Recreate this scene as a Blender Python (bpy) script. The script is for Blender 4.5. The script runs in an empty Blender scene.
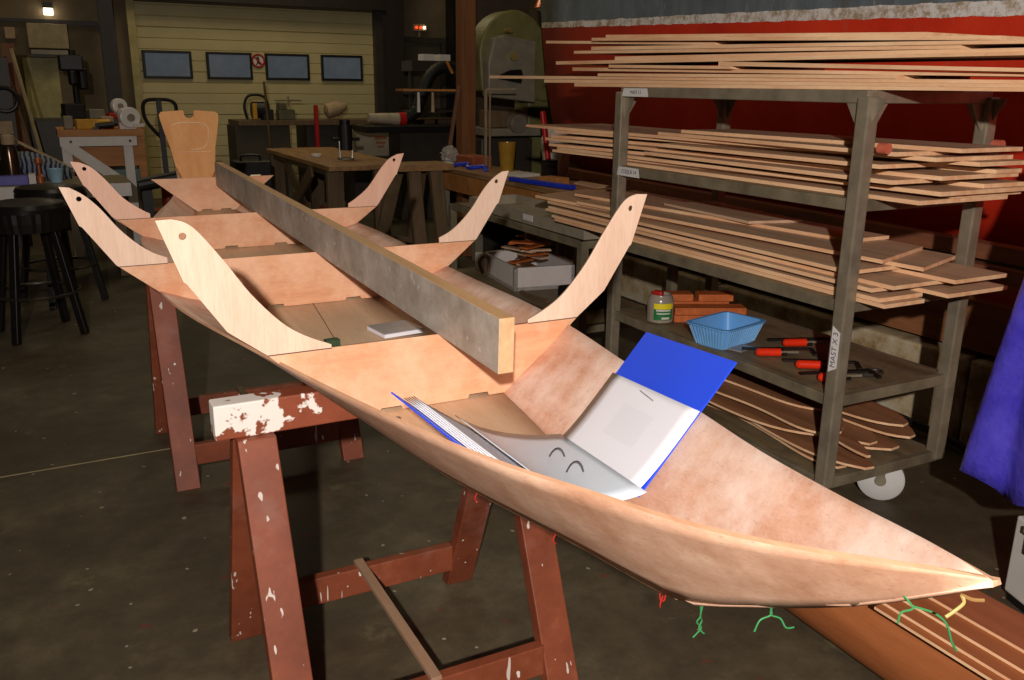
import bpy, bmesh, math, random
from mathutils import Vector, Matrix
R = random.Random(7)
COL = bpy.context.scene.collection
PI = math.pi

# ------------------------------------------------------------------ materials
def lin(c):
    c = c / 255.0
    return c / 12.92 if c <= 0.04045 else ((c + 0.055) / 1.055) ** 2.4
def S(r, g, b): return (lin(r), lin(g), lin(b), 1.0)

class NT:
    def __init__(s, name):
        s.m = bpy.data.materials.new(name); s.m.use_nodes = True
        s.t = s.m.node_tree; s.b = s.t.nodes['Principled BSDF']
        s.tc = s.n('ShaderNodeTexCoord')
    def n(s, t, **kw):
        x = s.t.nodes.new(t)
        for k, v in kw.items(): setattr(x, k, v)
        return x
    def l(s, a, b): s.t.links.new(a, b)
    def noise(s, scale, stretch=(1, 1, 1), detail=4, rough=0.6, loc=(0, 0, 0)):
        mp = s.n('ShaderNodeMapping'); mp.inputs['Scale'].default_value = stretch
        mp.inputs['Location'].default_value = loc
        s.l(s.tc.outputs['Object'], mp.inputs[0])
        no = s.n('ShaderNodeTexNoise'); no.inputs['Scale'].default_value = scale
        no.inputs['Detail'].default_value = detail; no.inputs['Roughness'].default_value = rough
        s.l(mp.outputs[0], no.inputs['Vector']); return no.outputs[0]
    def ramp(s, src, stops):
        r = s.n('ShaderNodeValToRGB'); e = r.color_ramp.elements
        while len(e) < len(stops): e.new(0.5)
        for x, (p, c) in zip(e, stops): x.position = p; x.color = c
        s.l(src, r.inputs[0]); return r.outputs[0]
    def mix(s, f, a, b, mode='MIX'):
        m = s.n('ShaderNodeMix', data_type='RGBA', blend_type=mode)
        for i, v in ((0, f), (6, a), (7, b)):
            if hasattr(v, 'links') or isinstance(v, bpy.types.NodeSocket): s.l(v, m.inputs[i])
            else: m.inputs[i].default_value = v
        return m.outputs[2]
    def math(s, op, a, b=0.0, c=None):
        m = s.n('ShaderNodeMath', operation=op)
        for i, v in enumerate((a, b, c)):
            if v is None: continue
            if isinstance(v, bpy.types.NodeSocket): s.l(v, m.inputs[i])
            else: m.inputs[i].default_value = v
        return m.outputs[0]
    def col(s, c):
        if isinstance(c, bpy.types.NodeSocket): s.l(c, s.b.inputs['Base Color'])
        else: s.b.inputs['Base Color'].default_value = c
    def set(s, rough=0.6, metal=0.0, spec=0.4):
        s.b.inputs['Roughness'].default_value = rough; s.b.inputs['Metallic'].default_value = metal
        s.b.inputs['Specular IOR Level'].default_value = spec
    def bump(s, src, st=0.2, d=0.01):
        bn = s.n('ShaderNodeBump'); bn.inputs['Strength'].default_value = st; bn.inputs['Distance'].default_value = d
        s.l(src, bn.inputs['Height']); s.l(bn.outputs[0], s.b.inputs['Normal'])

def plain(name, c, rough=0.6, metal=0.0, var=0.12, scale=8, spec=0.4, emit=None):
    t = NT(name); d = tuple(x * (1 - var * 2) for x in c[:3]) + (1,); h = tuple(min(1, x * (1 + var)) for x in c[:3]) + (1,)
    t.col(t.ramp(t.noise(scale), [(0.3, d), (0.7, h)])); t.set(rough, metal, spec)
    if emit:
        t.b.inputs['Emission Color'].default_value = emit[0]; t.b.inputs['Emission Strength'].default_value = emit[1]
    return t.m

def ply(name, a, b, axis='y', scale=5, speck=0.0, rough=0.55, blotch=None):
    t = NT(name)
    st = {'y': (5, 0.5, 5), 'x': (0.5, 5, 5), 'z': (5, 5, 0.5)}[axis]
    c = t.ramp(t.noise(scale, st, 5, 0.6), [(0.3, a), (0.7, b)])
    fine = t.ramp(t.noise(scale * 14, st, 3, 0.7), [(0.35, (0.92, 0.90, 0.88, 1)), (0.6, (1, 1, 1, 1))])
    c = t.mix(1.0, c, fine, 'MULTIPLY')
    if blotch:
        c = t.mix(t.ramp(t.noise(6.0, (1, 1, 1), 6, 0.7, (3, 1, 2)), [(0.42, (0, 0, 0, 1)), (0.68, (1, 1, 1, 1))]), c, blotch)
    if speck:
        c = t.mix(t.ramp(t.noise(60, st, 2, 0.5), [(0.62, (0, 0, 0, 1)), (0.75, (speck,) * 3 + (1,))]), c, S(110, 62, 38))
    t.col(c); t.set(rough, 0, 0.3); return t.m

M = {}
M['hull_out'] = ply('hull_outside_ply', S(206, 160, 132), S(232, 190, 162), 'y', 4, 0.35, 0.5, S(186, 136, 106))
M['hull_in'] = ply('hull_inside_ply', S(206, 150, 122), S(232, 186, 160), 'y', 4, 0.25, 0.5, S(240, 212, 196))
M['hull_floor'] = ply('hull_floor_ply', S(206, 170, 136), S(222, 188, 154), 'y', 3, 0.1)
M['edge'] = ply('ply_edge', S(186, 138, 106), S(210, 164, 130), 'y', 8)
M['frame'] = ply('okoume_frame', S(212, 146, 106), S(228, 172, 134), 'x', 3.0, 0.05, 0.5, S(234, 188, 154))
M['horn'] = ply('pale_horn_ply', S(230, 192, 166), S(240, 208, 184), 'z', 3.0, 0.08, 0.5)
M['horn2'] = ply('pink_horn_ply', S(228, 176, 148), S(240, 194, 168), 'z', 3.0, 0.08, 0.5)
M['transom'] = ply('transom_ply', S(216, 150, 92), S(232, 172, 112), 'z', 3, 0.05)
M['pencil'] = plain('pencil_mark', S(244, 214, 172))
M['darkline'] = plain('dark_pencil', S(96, 74, 56))

def straight_mat():
    t = NT('weathered_straightedge')
    c = t.ramp(t.noise(9, (1, 1, 1), 6, 0.7), [(0.3, S(136, 124, 110)), (0.55, S(168, 158, 146)), (0.75, S(194, 186, 178))])
    c = t.mix(t.ramp(t.noise(30, (1, 1, 1), 3), [(0.62, (0, 0, 0, 1)), (0.72, (0.7, 0.7, 0.7, 1))]), c, S(206, 196, 186))
    t.col(c); t.set(0.5); return t.m
M['straight'] = straight_mat()
M['sawn'] = ply('sawn_pine', S(200, 156, 112), S(218, 178, 134), 'y', 10)

def trestle_mat():
    t = NT('red_brown_paint')
    c = t.ramp(t.noise(4, (1, 1, 1), 6, 0.7), [(0.3, S(100, 48, 28)), (0.6, S(134, 68, 42)), (0.8, S(160, 96, 70))])
    spots = t.ramp(t.noise(46, (1, 1, 0.8), 1, 0.3), [(0.775, (0, 0, 0, 1)), (0.785, (1, 1, 1, 1))])
    c = t.mix(spots, c, S(226, 214, 204))
    drip = t.ramp(t.noise(46, (1, 1, 0.12), 2, 0.4, (5, 5, 5)), [(0.71, (0, 0, 0, 1)), (0.725, (0.9, 0.9, 0.9, 1))])
    c = t.mix(drip, c, S(214, 200, 190))
    grey = t.ramp(t.noise(2.2, (1, 1, 1), 5, 0.7, (9, 2, 1)), [(0.56, (0, 0, 0, 1)), (0.75, (0.5, 0.5, 0.5, 1))])
    c = t.mix(grey, c, S(150, 118, 108))
    t.col(c); t.set(0.55); return t.m
M['trestle'] = trestle_mat()
def splash_mat():
    t = NT('white_paint_splash')
    msk = t.ramp(t.noise(11, (1, 1, 1), 3, 0.6), [(0.5, (0, 0, 0, 1)), (0.53, (1, 1, 1, 1))])
    sep = t.n('ShaderNodeSeparateXYZ'); t.l(t.tc.outputs['Object'], sep.inputs[0])
    # whiter at the left end and along the top of the beam
    k = t.math('ADD', t.math('MULTIPLY', sep.outputs[2], 4.0), t.math('MULTIPLY', sep.outputs[0], -1.6))
    n2 = t.noise(13, (1, 1, 1), 4, 0.6)
    v = t.math('ADD', n2, t.math('MULTIPLY', t.math('SUBTRACT', k, 3.86), 0.55))
    msk = t.ramp(v, [(0.5, (0, 0, 0, 1)), (0.53, (1, 1, 1, 1))])
    base = t.ramp(t.noise(4, (1, 1, 1), 6, 0.7), [(0.3, S(112, 54, 32)), (0.7, S(154, 78, 50))])
    c = t.mix(msk, base, S(236, 226, 216)); t.col(c); t.set(0.6); return t.m
M['splash'] = splash_mat()

def floor_mat():
    t = NT('stained_concrete')
    c = t.ramp(t.noise(1.3, (1, 1, 1), 8, 0.7), [(0.3, S(66, 56, 42)), (0.5, S(88, 77, 58)), (0.72, S(116, 104, 80))])
    c = t.mix(t.ramp(t.noise(9, (1, 1, 1), 6, 0.75), [(0.4, (0, 0, 0, 1)), (0.7, (0.65, 0.65, 0.65, 1))]), c, S(58, 51, 40))
    c = t.mix(t.ramp(t.noise(26, (1, 1, 1), 1, 0.3), [(0.77, (0, 0, 0, 1)), (0.79, (0.8, 0.8, 0.8, 1))]), c, S(176, 164, 138))
    c = t.mix(t.ramp(t.noise(3.1, (1, 1, 1), 5, 0.7, (4, 4, 0)), [(0.63, (0, 0, 0, 1)), (0.74, (0.55, 0.55, 0.55, 1))]), c, S(132, 122, 88))
    c = t.mix(t.ramp(t.noise(12, (1, 1, 1), 2, 0.4, (7, 7, 0)), [(0.72, (0, 0, 0, 1)), (0.75, (0.7, 0.7, 0.7, 1))]), c, S(110, 58, 44))
    t.col(c); t.set(0.55, 0, 0.35); t.bump(t.noise(40), 0.15, 0.004); return t.m
M['floor'] = floor_mat()
M['steel'] = plain('bare_steel', S(142, 130, 110), 0.36, 0.3, 0.14, 12)
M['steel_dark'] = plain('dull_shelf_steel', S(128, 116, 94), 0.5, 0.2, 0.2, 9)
def shelf_mat():
    t = NT('dirty_shelf_board')
    c = t.ramp(t.noise(2.5, (4, 0.6, 4), 6, 0.7), [(0.3, S(92, 76, 54)), (0.7, S(140, 120, 90))])
    c = t.mix(t.ramp(t.noise(12), [(0.55, (0, 0, 0, 1)), (0.7, (0.5, 0.5, 0.5, 1))]), c, S(70, 58, 44)); t.col(c); t.set(0.6); return t.m
M['shelf'] = shelf_mat()
M['ply_face'] = ply('strip_face', S(190, 152, 120), S(220, 184, 150), 'y', 4, 0.15)
M['ply_face2'] = ply('strip_face_dark', S(122, 82, 56), S(150, 106, 76), 'y', 4, 0.15)
M['ply_side'] = ply('strip_side', S(224, 166, 122), S(252, 212, 168), 'y', 4, 0.25)
M['scrap_face'] = ply('offcut_face', S(134, 88, 58), S(164, 114, 80), 'y', 5)
M['white_nylon'] = plain('white_nylon', S(206, 202, 198), 0.4, 0, 0.05)
M['rubber'] = plain('dark_rubber', S(20, 18, 16), 0.6)
M['label'] = plain('paper_tape', S(214, 208, 204), 0.7, 0, 0.04)
M['ink'] = plain('pen_ink', S(90, 80, 96))
M['blue_bin'] = plain('blue_binder', S(36, 76, 226), 0.35, 0, 0.04, 3)
M['paper'] = plain('white_paper', S(224, 222, 228), 0.6, 0, 0.01, 3)
M['paper_tone'] = plain('faint_print', S(219, 217, 223), 0.6, 0, 0.01, 3)
M['sleeve'] = plain('clear_sleeve', S(206, 216, 226), 0.25, 0, 0.03, 3)
M['ring'] = plain('chrome_ring', S(120, 118, 122), 0.25, 0.9)
M['basket'] = plain('light_blue_plastic', S(108, 170, 232), 0.35, 0, 0.05)
M['orange'] = plain('orange_red_plastic', S(240, 52, 20), 0.35, 0, 0.08)
M['black'] = plain('black_paint', S(24, 20, 18), 0.45)
M['black_vinyl'] = plain('black_vinyl', S(28, 24, 22), 0.28, 0, 0.1, 8, 0.6)
M['black_wood'] = plain('black_lacquer', S(24, 20, 18), 0.35)
M['jar'] = plain('cloudy_plastic', S(150, 136, 122), 0.2, 0, 0.06)
M['yellow'] = plain('yellow_print', S(236, 214, 30), 0.5, 0, 0.04)
M['green'] = plain('green_print', S(30, 112, 56), 0.5, 0, 0.08)
M['white'] = plain('white_paint', S(212, 204, 196), 0.5, 0, 0.05)
M['red'] = plain('red_paint', S(176, 28, 22), 0.45)
M['redwood'] = ply('red_brick_wood', S(168, 84, 40), S(208, 112, 56), 'y', 6, 0.3)
M['wood'] = ply('old_workshop_wood', S(128, 94, 60), S(168, 130, 88), 'y', 4, 0.3)
M['wood_or'] = ply('orange_wood', S(160, 104, 54), S(190, 130, 72), 'x', 4, 0.2)
M['wood_dk'] = ply('grey_dark_wood', S(88, 70, 50), S(120, 98, 72), 'z', 4, 0.3)
M['garage'] = plain('cream_steel_panel', S(188, 174, 128), 0.55, 0, 0.05, 1.5)
M['wall'] = plain('brown_grey_concrete', S(112, 96, 72), 0.8, 0, 0.16, 2)
M['wall_dk'] = plain('dark_panel', S(74, 66, 52), 0.7, 0, 0.12, 2)
M['column'] = plain('dark_steel_column', S(44, 36, 30), 0.5)
M['ceil'] = plain('dark_ceiling', S(56, 50, 42), 0.9)
M['grey'] = plain('grey_machine_paint', S(134, 124, 106), 0.5)
M['green_grey'] = plain('green_grey_machine', S(118, 112, 66), 0.5)
M['grey_dk'] = plain('dark_machine', S(58, 50, 42), 0.5)
M['amber'] = plain('amber_plastic', S(168, 128, 44), 0.25)
M['copper'] = plain('copper_shade', S(170, 84, 30), 0.3, 0.6)
M['tan'] = plain('beige_canvas', S(176, 150, 118), 0.8)
M['tarp'] = None
M['cardboard'] = ply('brown_cardboard', S(148, 84, 46), S(180, 108, 62), 'y', 3, 0.05)
M['foam'] = plain('white_foam', S(216, 206, 200), 0.8, 0, 0.04)
M['tray'] = plain('grey_tray', S(152, 140, 120), 0.6)
M['yellowtool'] = plain('yellow_tool_plastic', S(206, 150, 36), 0.4)
M['wire_green'] = plain('green_wire', S(52, 128, 74), 0.5)
M['wire_red'] = plain('red_wire', S(178, 40, 34), 0.4)
M['wire_yellow'] = plain('yellow_sleeve', S(176, 158, 96), 0.4)
M['blue'] = plain('blue_plastic', S(34, 56, 190), 0.4)
M['cup'] = plain('pale_blue_cup', S(150, 186, 206), 0.4)
M['purple'] = plain('violet_card', S(98, 92, 170), 0.5)
M['pane'] = plain('dusk_glow_pane', S(62, 68, 72), 0.12, 0, 0.5, 3, 0.6, (S(108, 116, 122), 0.26))  # weak emission and mottled tone stand in for dusk light outside
M['glow'] = plain('lit_lamp_glass', S(250, 244, 224), 0.4, 0, 0, 3, 0.4, (S(255, 244, 214), 6.0))
M['led'] = plain('red_led', S(240, 60, 30), 0.4, 0, 0, 3, 0.4, (S(255, 70, 30), 2.0))
M['beige'] = None

def tarp_mat():
    t = NT('violet_blue_tarpaulin')
    c = t.ramp(t.noise(5, (1, 1, 1), 4), [(0.3, S(62, 52, 178)), (0.7, S(96, 86, 214))])
    t.col(c); t.set(0.28, 0, 0.6); t.bump(t.noise(14, (1, 1, 1), 3), 0.5, 0.02); return t.m
M['tarp'] = tarp_mat()
def beige_mat():
    t = NT('stained_plaster')
    c = t.ramp(t.noise(5, (1, 1, 1), 7, 0.7), [(0.35, S(142, 110, 62)), (0.5, S(188, 168, 132)), (0.75, S(212, 204, 190))])
    t.col(c); t.set(0.8); t.bump(t.noise(9), 0.4, 0.02); return t.m
M['beige'] = beige_mat()
def ship_mat():
    t = NT('painted_ship_hull')
    sep = t.n('ShaderNodeSeparateXYZ'); t.l(t.tc.outputs['Object'], sep.inputs[0])
    y, z = sep.outputs[1], sep.outputs[2]
    wl = t.math('ADD', t.math('MULTIPLY', y, 0.036), 1.826)
    d = t.math('SUBTRACT', z, wl)
    d = t.math('ADD', d, t.math('MULTIPLY', t.math('SUBTRACT', t.noise(7, (1, 1, 1), 5, 0.7), 0.5), 0.03))
    red = t.ramp(t.noise(2, (1, 1, 1), 7, 0.7), [(0.3, S(204, 46, 26)), (0.7, S(238, 66, 36))])
    red = t.mix(t.ramp(t.noise(20, (1, 1, 0.2), 4, 0.7), [(0.6, (0, 0, 0, 1)), (0.8, (0.6, 0.6, 0.6, 1))]), red, S(176, 110, 86))
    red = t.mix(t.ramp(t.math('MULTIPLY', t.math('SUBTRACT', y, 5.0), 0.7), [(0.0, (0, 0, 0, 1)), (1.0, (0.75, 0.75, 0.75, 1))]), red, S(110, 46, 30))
    top = t.ramp(t.noise(3, (1, 1, 0.4), 7, 0.7), [(0.3, S(92, 88, 80)), (0.5, S(108, 118, 124)), (0.75, S(138, 146, 150))])
    top = t.mix(t.ramp(t.noise(14, (1, 1, 0.25), 5, 0.8, (2, 2, 2)), [(0.6, (0, 0, 0, 1)), (0.72, (0.8, 0.8, 0.8, 1))]), top, S(196, 188, 176))
    white = t.ramp(t.noise(12, (1, 1, 1), 6, 0.8), [(0.4, S(176, 152, 122)), (0.55, S(240, 232, 226))])
    band_w = t.math('ADD', t.math('MULTIPLY', y, -0.006), 0.082)
    isred = t.math('LESS_THAN', d, 0.0); istop = t.math('GREATER_THAN', d, band_w)
    c = t.mix(isred, white, red); c = t.mix(istop, c, top)
    t.col(c); t.set(0.5, 0, 0.3); return t.m
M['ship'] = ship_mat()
def sack_mat():
    t = NT('striped_cloth')
    w = t.n('ShaderNodeTexWave'); w.inputs['Scale'].default_value = 9; w.inputs['Distortion'].default_value = 5
    t.l(t.tc.outputs['Object'], w.inputs[0])
    t.col(t.ramp(w.outputs[0], [(0.35, S(30, 34, 50)), (0.6, S(120, 128, 146))])); t.set(0.8); return t.m
M['stripes'] = sack_mat()

# ------------------------------------------------------------------ mesh helpers
def bm_new(): return bmesh.new()
def rot_to(d):
    return Vector((0, 0, 1)).rotation_difference(Vector(d).normalized()).to_matrix().to_4x4()
def add_box(b, c, s, rz=0.0, rx=0.0, ry=0.0, taper=None):
    m = Matrix.Translation(c) @ Matrix.Rotation(rz, 4, 'Z') @ Matrix.Rotation(ry, 4, 'Y') @ Matrix.Rotation(rx, 4, 'X') @ Matrix.Diagonal((s[0], s[1], s[2], 1))
    return bmesh.ops.create_cube(b, size=1.0, matrix=m)['verts']
def add_bar(b, p, q, w, t, up=(0, 0, 1)):
    """rectangular bar from p to q, width w along 'side', thickness t"""
    p, q = Vector(p), Vector(q); d = (q - p).normalized(); u = Vector(up)
    s = d.cross(u)
    if s.length < 1e-4: s = d.cross(Vector((0, 1, 0)))
    s.normalize(); n = s.cross(d).normalized()
    vs = []
    for e in (p, q):
        for a, c in ((-1, -1), (1, -1), (1, 1), (-1, 1)): vs.append(b.verts.new(e + s * a * w / 2 + n * c * t / 2))
    for f in ((3, 2, 1, 0), (4, 5, 6, 7), (0, 1, 5, 4), (1, 2, 6, 5), (2, 3, 7, 6), (3, 0, 4, 7)): b.faces.new([vs[i] for i in f])
def add_cyl(b, p, q, r, r2=None, seg=16, cap=True):
    p, q = Vector(p), Vector(q); d = q - p
    m = Matrix.Translation((p + q) / 2) @ rot_to(d)
    bmesh.ops.create_cone(b, cap_ends=cap, segments=seg, radius1=r, radius2=r if r2 is None else r2, depth=d.length, matrix=m)
def add_tube(b, pts, r, seg=8, closed=False):
    pts = [Vector(p) for p in pts]; n = len(pts); rings = []
    prev = None
    for i, p in enumerate(pts):
        a = pts[(i - 1) % n] if (closed or i > 0) else p
        c = pts[(i + 1) % n] if (closed or i < n - 1) else p
        d = (c - a).normalized()
        if prev is None: u = d.orthogonal().normalized()
        else:
            u = prev - d * prev.dot(d)
            u = u.normalized() if u.length > 1e-6 else d.orthogonal().normalized()
        prev = u; v = d.cross(u)
        rr = r[i] if isinstance(r, (list, tuple)) else r
        rings.append([b.verts.new(p + (u * math.cos(2 * PI * k / seg) + v * math.sin(2 * PI * k / seg)) * rr) for k in range(seg)])
    for i in range(n if closed else n - 1):
        A, B = rings[i], rings[(i + 1) % n]
        for k in range(seg): b.faces.new((A[k], A[(k + 1) % seg], B[(k + 1) % seg], B[k]))
    if not closed:
        b.faces.new(rings[0][::-1]); b.faces.new(rings[-1])
def add_lathe(b, c, prof, seg=24, axis=(0, 0, 1)):
    m = Matrix.Translation(c) @ rot_to(axis); rings = []
    for r, z in prof: rings.append([b.verts.new(m @ Vector((max(r, 1e-4) * math.cos(2 * PI * k / seg), max(r, 1e-4) * math.sin(2 * PI * k / seg), z))) for k in range(seg)])
    for i in range(len(prof) - 1):
        A, B = rings[i], rings[i + 1]
        for k in range(seg): b.faces.new((A[k], A[(k + 1) % seg], B[(k + 1) % seg], B[k]))
    b.faces.new(rings[0][::-1]); b.faces.new(rings[-1])
def add_grid(b, rows):
    g = [[b.verts.new(Vector(p)) for p in r] for r in rows]
    for i in range(len(g) - 1):
        for j in range(len(g[0]) - 1): b.faces.new((g[i][j], g[i][j + 1], g[i + 1][j + 1], g[i + 1][j]))
def add_prism(b, poly, n):
    """extrude a closed 3-D polygon by vector n"""
    A = [b.verts.new(Vector(p)) for p in poly]; B = [b.verts.new(Vector(p) + Vector(n)) for p in poly]
    b.faces.new(A[::-1]); b.faces.new(B)
    for i in range(len(A)): j = (i + 1) % len(A); b.faces.new((A[i], A[j], B[j], B[i]))

def obj(name, b, mat, parent=None, smooth=False, bevel=0.0, solid=0.0, soff=-1.0, keep=False):
    bmesh.ops.recalc_face_normals(b, faces=b.faces[:]) if not solid else None
    me = bpy.data.meshes.new(name)
    if parent is not None: off = Vector(parent.matrix_basis.translation) if parent.parent is None else Vector(parent.parent.matrix_basis.translation) + Vector(parent.matrix_basis.translation)
    elif keep: off = Vector((0, 0, 0))
    else:
        vs = [v.co for v in b.verts]
        off = Vector(((min(v.x for v in vs) + max(v.x for v in vs)) / 2, (min(v.y for v in vs) + max(v.y for v in vs)) / 2, min(v.z for v in vs)))
    for v in b.verts: v.co -= off
    b.to_mesh(me); b.free()
    for m in (mat if isinstance(mat, (list, tuple)) else [mat]): me.materials.append(m)
    if smooth:
        for p in me.polygons: p.use_smooth = True
        try: me.set_sharp_from_angle(angle=math.radians(40))
        except Exception: pass
    o = bpy.data.objects.new(name, me); COL.objects.link(o)
    if parent is not None: o.parent = parent
    else: o.location = off
    if solid:
        s = o.modifiers.new('solid', 'SOLIDIFY'); s.thickness = solid; s.offset = soff
    if bevel:
        s = o.modifiers.new('bevel', 'BEVEL'); s.width = bevel; s.segments = 2; s.limit_method = 'ANGLE'
    return o
def tag(o, label=None, cat=None, group=None, kind=None):
    if label: o['label'] = label
    if cat: o['category'] = cat
    if group: o['group'] = group
    if kind: o['kind'] = kind
    return o
def thing(name, loc, label, cat, group=None):
    o = bpy.data.objects.new(name, None); COL.objects.link(o); o.location = loc; o.empty_display_size = 0.05
    o.matrix_basis = Matrix.Translation(loc)
    return tag(o, label, cat, group)
def struct(name, b, mat, **k):
    o = obj(name, b, mat, **k); o['kind'] = 'structure'; return o
def copy_tree(o, parent=None):
    c = o.copy(); COL.objects.link(c)
    if parent is not None: c.parent = parent
    for ch in list(o.children): copy_tree(ch, c)
    return c
def plate(name, outer, holes, frame, th, mat, parent, bevel=0.0):
    """flat plate with real holes; outline points are (u, v), frame(u, v, w) -> world"""
    cu = bpy.data.curves.new(name, 'CURVE'); cu.dimensions = '2D'; cu.fill_mode = 'BOTH'; cu.extrude = th / 2
    for loop in [outer] + holes:
        sp = cu.splines.new('POLY'); sp.points.add(len(loop) - 1); sp.use_cyclic_u = True
        for p, (u, v) in zip(sp.points, loop): p.co = (u, v, 0, 1)
    tmp = bpy.data.objects.new(name, cu); COL.objects.link(tmp)
    dg = bpy.context.evaluated_depsgraph_get(); dg.update()
    me = bpy.data.meshes.new_from_object(tmp.evaluated_get(dg))
    b = bmesh.new(); b.from_mesh(me)
    bpy.data.objects.remove(tmp); bpy.data.meshes.remove(me); bpy.data.curves.remove(cu)
    bmesh.ops.remove_doubles(b, verts=b.verts[:], dist=1e-5)
    for v in b.verts: v.co = frame(v.co.x, v.co.y, v.co.z)
    for f in b.faces:
        f.material_index = 0
    return obj(name, b, mat, parent)
def circ(u, v, r, n=14): return [(u + r * math.cos(2 * PI * k / n), v + r * math.sin(2 * PI * k / n)) for k in range(n)]
def smooth_pts(pts, n=6):
    out = []
    for i in range(len(pts) - 1):
        p0 = pts[max(i - 1, 0)]; p1 = pts[i]; p2 = pts[i + 1]; p3 = pts[min(i + 2, len(pts) - 1)]
        for k in range(n):
            t = k / n
            out.append(tuple(0.5 * (2 * b + (c - a) * t + (2 * a - 5 * b + 4 * c - d) * t * t + (3 * b - a - 3 * c + d) * t ** 3) for a, b, c, d in zip(p0, p1, p2, p3)))
    out.append(tuple(pts[-1])); return out
def interp(tab, x):
    """cubic hermite through (x, v) rows"""
    n = len(tab)
    if x <= tab[0][0]: return tab[0][1]
    if x >= tab[-1][0]: return tab[-1][1]
    i = max(k for k in range(n - 1) if tab[k][0] <= x)
    def sl(k):
        if k == 0: return (tab[1][1] - tab[0][1]) / (tab[1][0] - tab[0][0])
        if k == n - 1: return (tab[-1][1] - tab[-2][1]) / (tab[-1][0] - tab[-2][0])
        h0 = tab[k][0] - tab[k - 1][0]; h1 = tab[k + 1][0] - tab[k][0]
        return ((tab[k][1] - tab[k - 1][1]) / h0 * h1 + (tab[k + 1][1] - tab[k][1]) / h1 * h0) / (h0 + h1)
    x0, v0 = tab[i]; x1, v1 = tab[i + 1]; h = x1 - x0; t = (x - x0) / h
    return (2 * t ** 3 - 3 * t * t + 1) * v0 + (t ** 3 - 2 * t * t + t) * h * sl(i) + (-2 * t ** 3 + 3 * t * t) * v1 + (t ** 3 - t * t) * h * sl(i + 1)
def text_obj(name, s, size, mat, mtx, parent):
    cu = bpy.data.curves.new(name, 'FONT'); cu.body = s; cu.size = size; cu.extrude = 0.0006; cu.align_x = 'CENTER'; cu.align_y = 'CENTER'
    tmp = bpy.data.objects.new(name, cu); COL.objects.link(tmp)
    dg = bpy.context.evaluated_depsgraph_get(); dg.update()
    me = bpy.data.meshes.new_from_object(tmp.evaluated_get(dg)); b = bmesh.new(); b.from_mesh(me)
    bpy.data.objects.remove(tmp); bpy.data.meshes.remove(me)
    for v in b.verts: v.co = mtx @ v.co
    return obj(name, b, mat, parent)

# ------------------------------------------------------------------ the room
YB = 13.5
b = bm_new(); add_box(b, (2, 5, -0.05), (14, 17.2, 0.1)); struct('floor', b, M['floor'], keep=True)
b = bm_new(); add_box(b, (2, 5, 5.05), (14, 17.2, 0.1)); struct('ceiling', b, M['ceil'])
b = bm_new()
DX0, DX1, DZ = 1.36, 4.70, 2.64
add_box(b, ((-5 + DX0) / 2, YB + 0.1, 2.5), (DX0 + 5, 0.2, 5)); add_box(b, ((9 + DX1) / 2, YB + 0.1, 2.5), (9 - DX1, 0.2, 5))
add_box(b, ((DX0 + DX1) / 2, YB + 0.1, (5 + DZ) / 2), (DX1 - DX0, 0.2, 5 - DZ)); struct('wall_back', b, M['wall'])
b = bm_new(); add_box(b, (-5.1, 5, 2.5), (0.2, 17.2, 5)); struct('wall_left', b, M['wall'])
b = bm_new(); add_box(b, (9.1, 5, 2.5), (0.2, 17.2, 5)); struct('wall_right', b, M['wall'])
b = bm_new(); add_box(b, (2, -3.6, 2.5), (14, 0.2, 5)); struct('wall_front', b, M['wall'])
# saw cut in the floor
b = bm_new(); add_bar(b, (-4.8, 3.93, 0.0006), (0.55, 4.02, 0.0006), 0.009, 0.0012); add_bar(b, (0.55, 4.02, 0.0006), (8, 4.16, 0.0006), 0.009, 0.0012)
struct('trim_1', b, plain('floor_joint', S(168, 152, 112)))

# sectional garage door: grooved panel sheet, four windows, frame
b = bm_new(); rows = []
z = 0.0; zs = []
while z < DZ: zs.append(z); z += 0.145
zs.append(DZ)
win = [(1.427, 2.033), (2.263, 2.856), (3.078, 3.686), (3.898, 4.501)]
prof = []
for i in range(len(zs) - 1):
    a, c = zs[i], zs[i + 1]; deep = 0.018 if i % 4 == 3 else 0.010
    prof += [(YB + 0.03, a + 0.006), (YB + 0.03, c - 0.012), (YB + 0.03 + deep, c - 0.006)]
def dooruv(x): return [(x, p[0], p[1]) for p in prof]
add_grid(b, [dooruv(DX0), dooruv(DX1)])
door = struct('door_1', b, M['garage'])
for i, (x0, x1) in enumerate(win):
    b = bm_new(); zc0, zc1 = 1.66, 1.995
    for c, s in ((((x0 + x1) / 2, YB + 0.015, zc0), (x1 - x0, 0.05, 0.035)), (((x0 + x1) / 2, YB + 0.015, zc1), (x1 - x0, 0.05, 0.035)), ((x0, YB + 0.015, 1.8275), (0.035, 0.05, 0.37)), ((x1, YB + 0.015, 1.8275), (0.035, 0.05, 0.37))): add_box(b, c, s)
    f = struct('window_%d' % (i + 1), b, M['black'], bevel=0.006)
    b = bm_new(); add_box(b, ((x0 + x1) / 2, YB + 0.018, 1.8275), (x1 - x0 - 0.03, 0.012, 0.31)); obj('pane', b, M['pane'], f)
b = bm_new(); add_box(b, (DX0 - 0.05, YB - 0.04, 1.35), (0.1, 0.12, 2.7)); struct('trim_2', b, plain('pale_door_jamb', S(170, 156, 104)))
b = bm_new(); add_box(b, (DX1 + 0.06, YB - 0.04, 1.4), (0.12, 0.12, 2.8)); struct('trim_3', b, M['grey_dk'])
b = bm_new(); add_box(b, (3.0, YB - 0.14, 2.86), (4.0, 0.28, 0.42)); struct('trim_4', b, M['column'])
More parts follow.
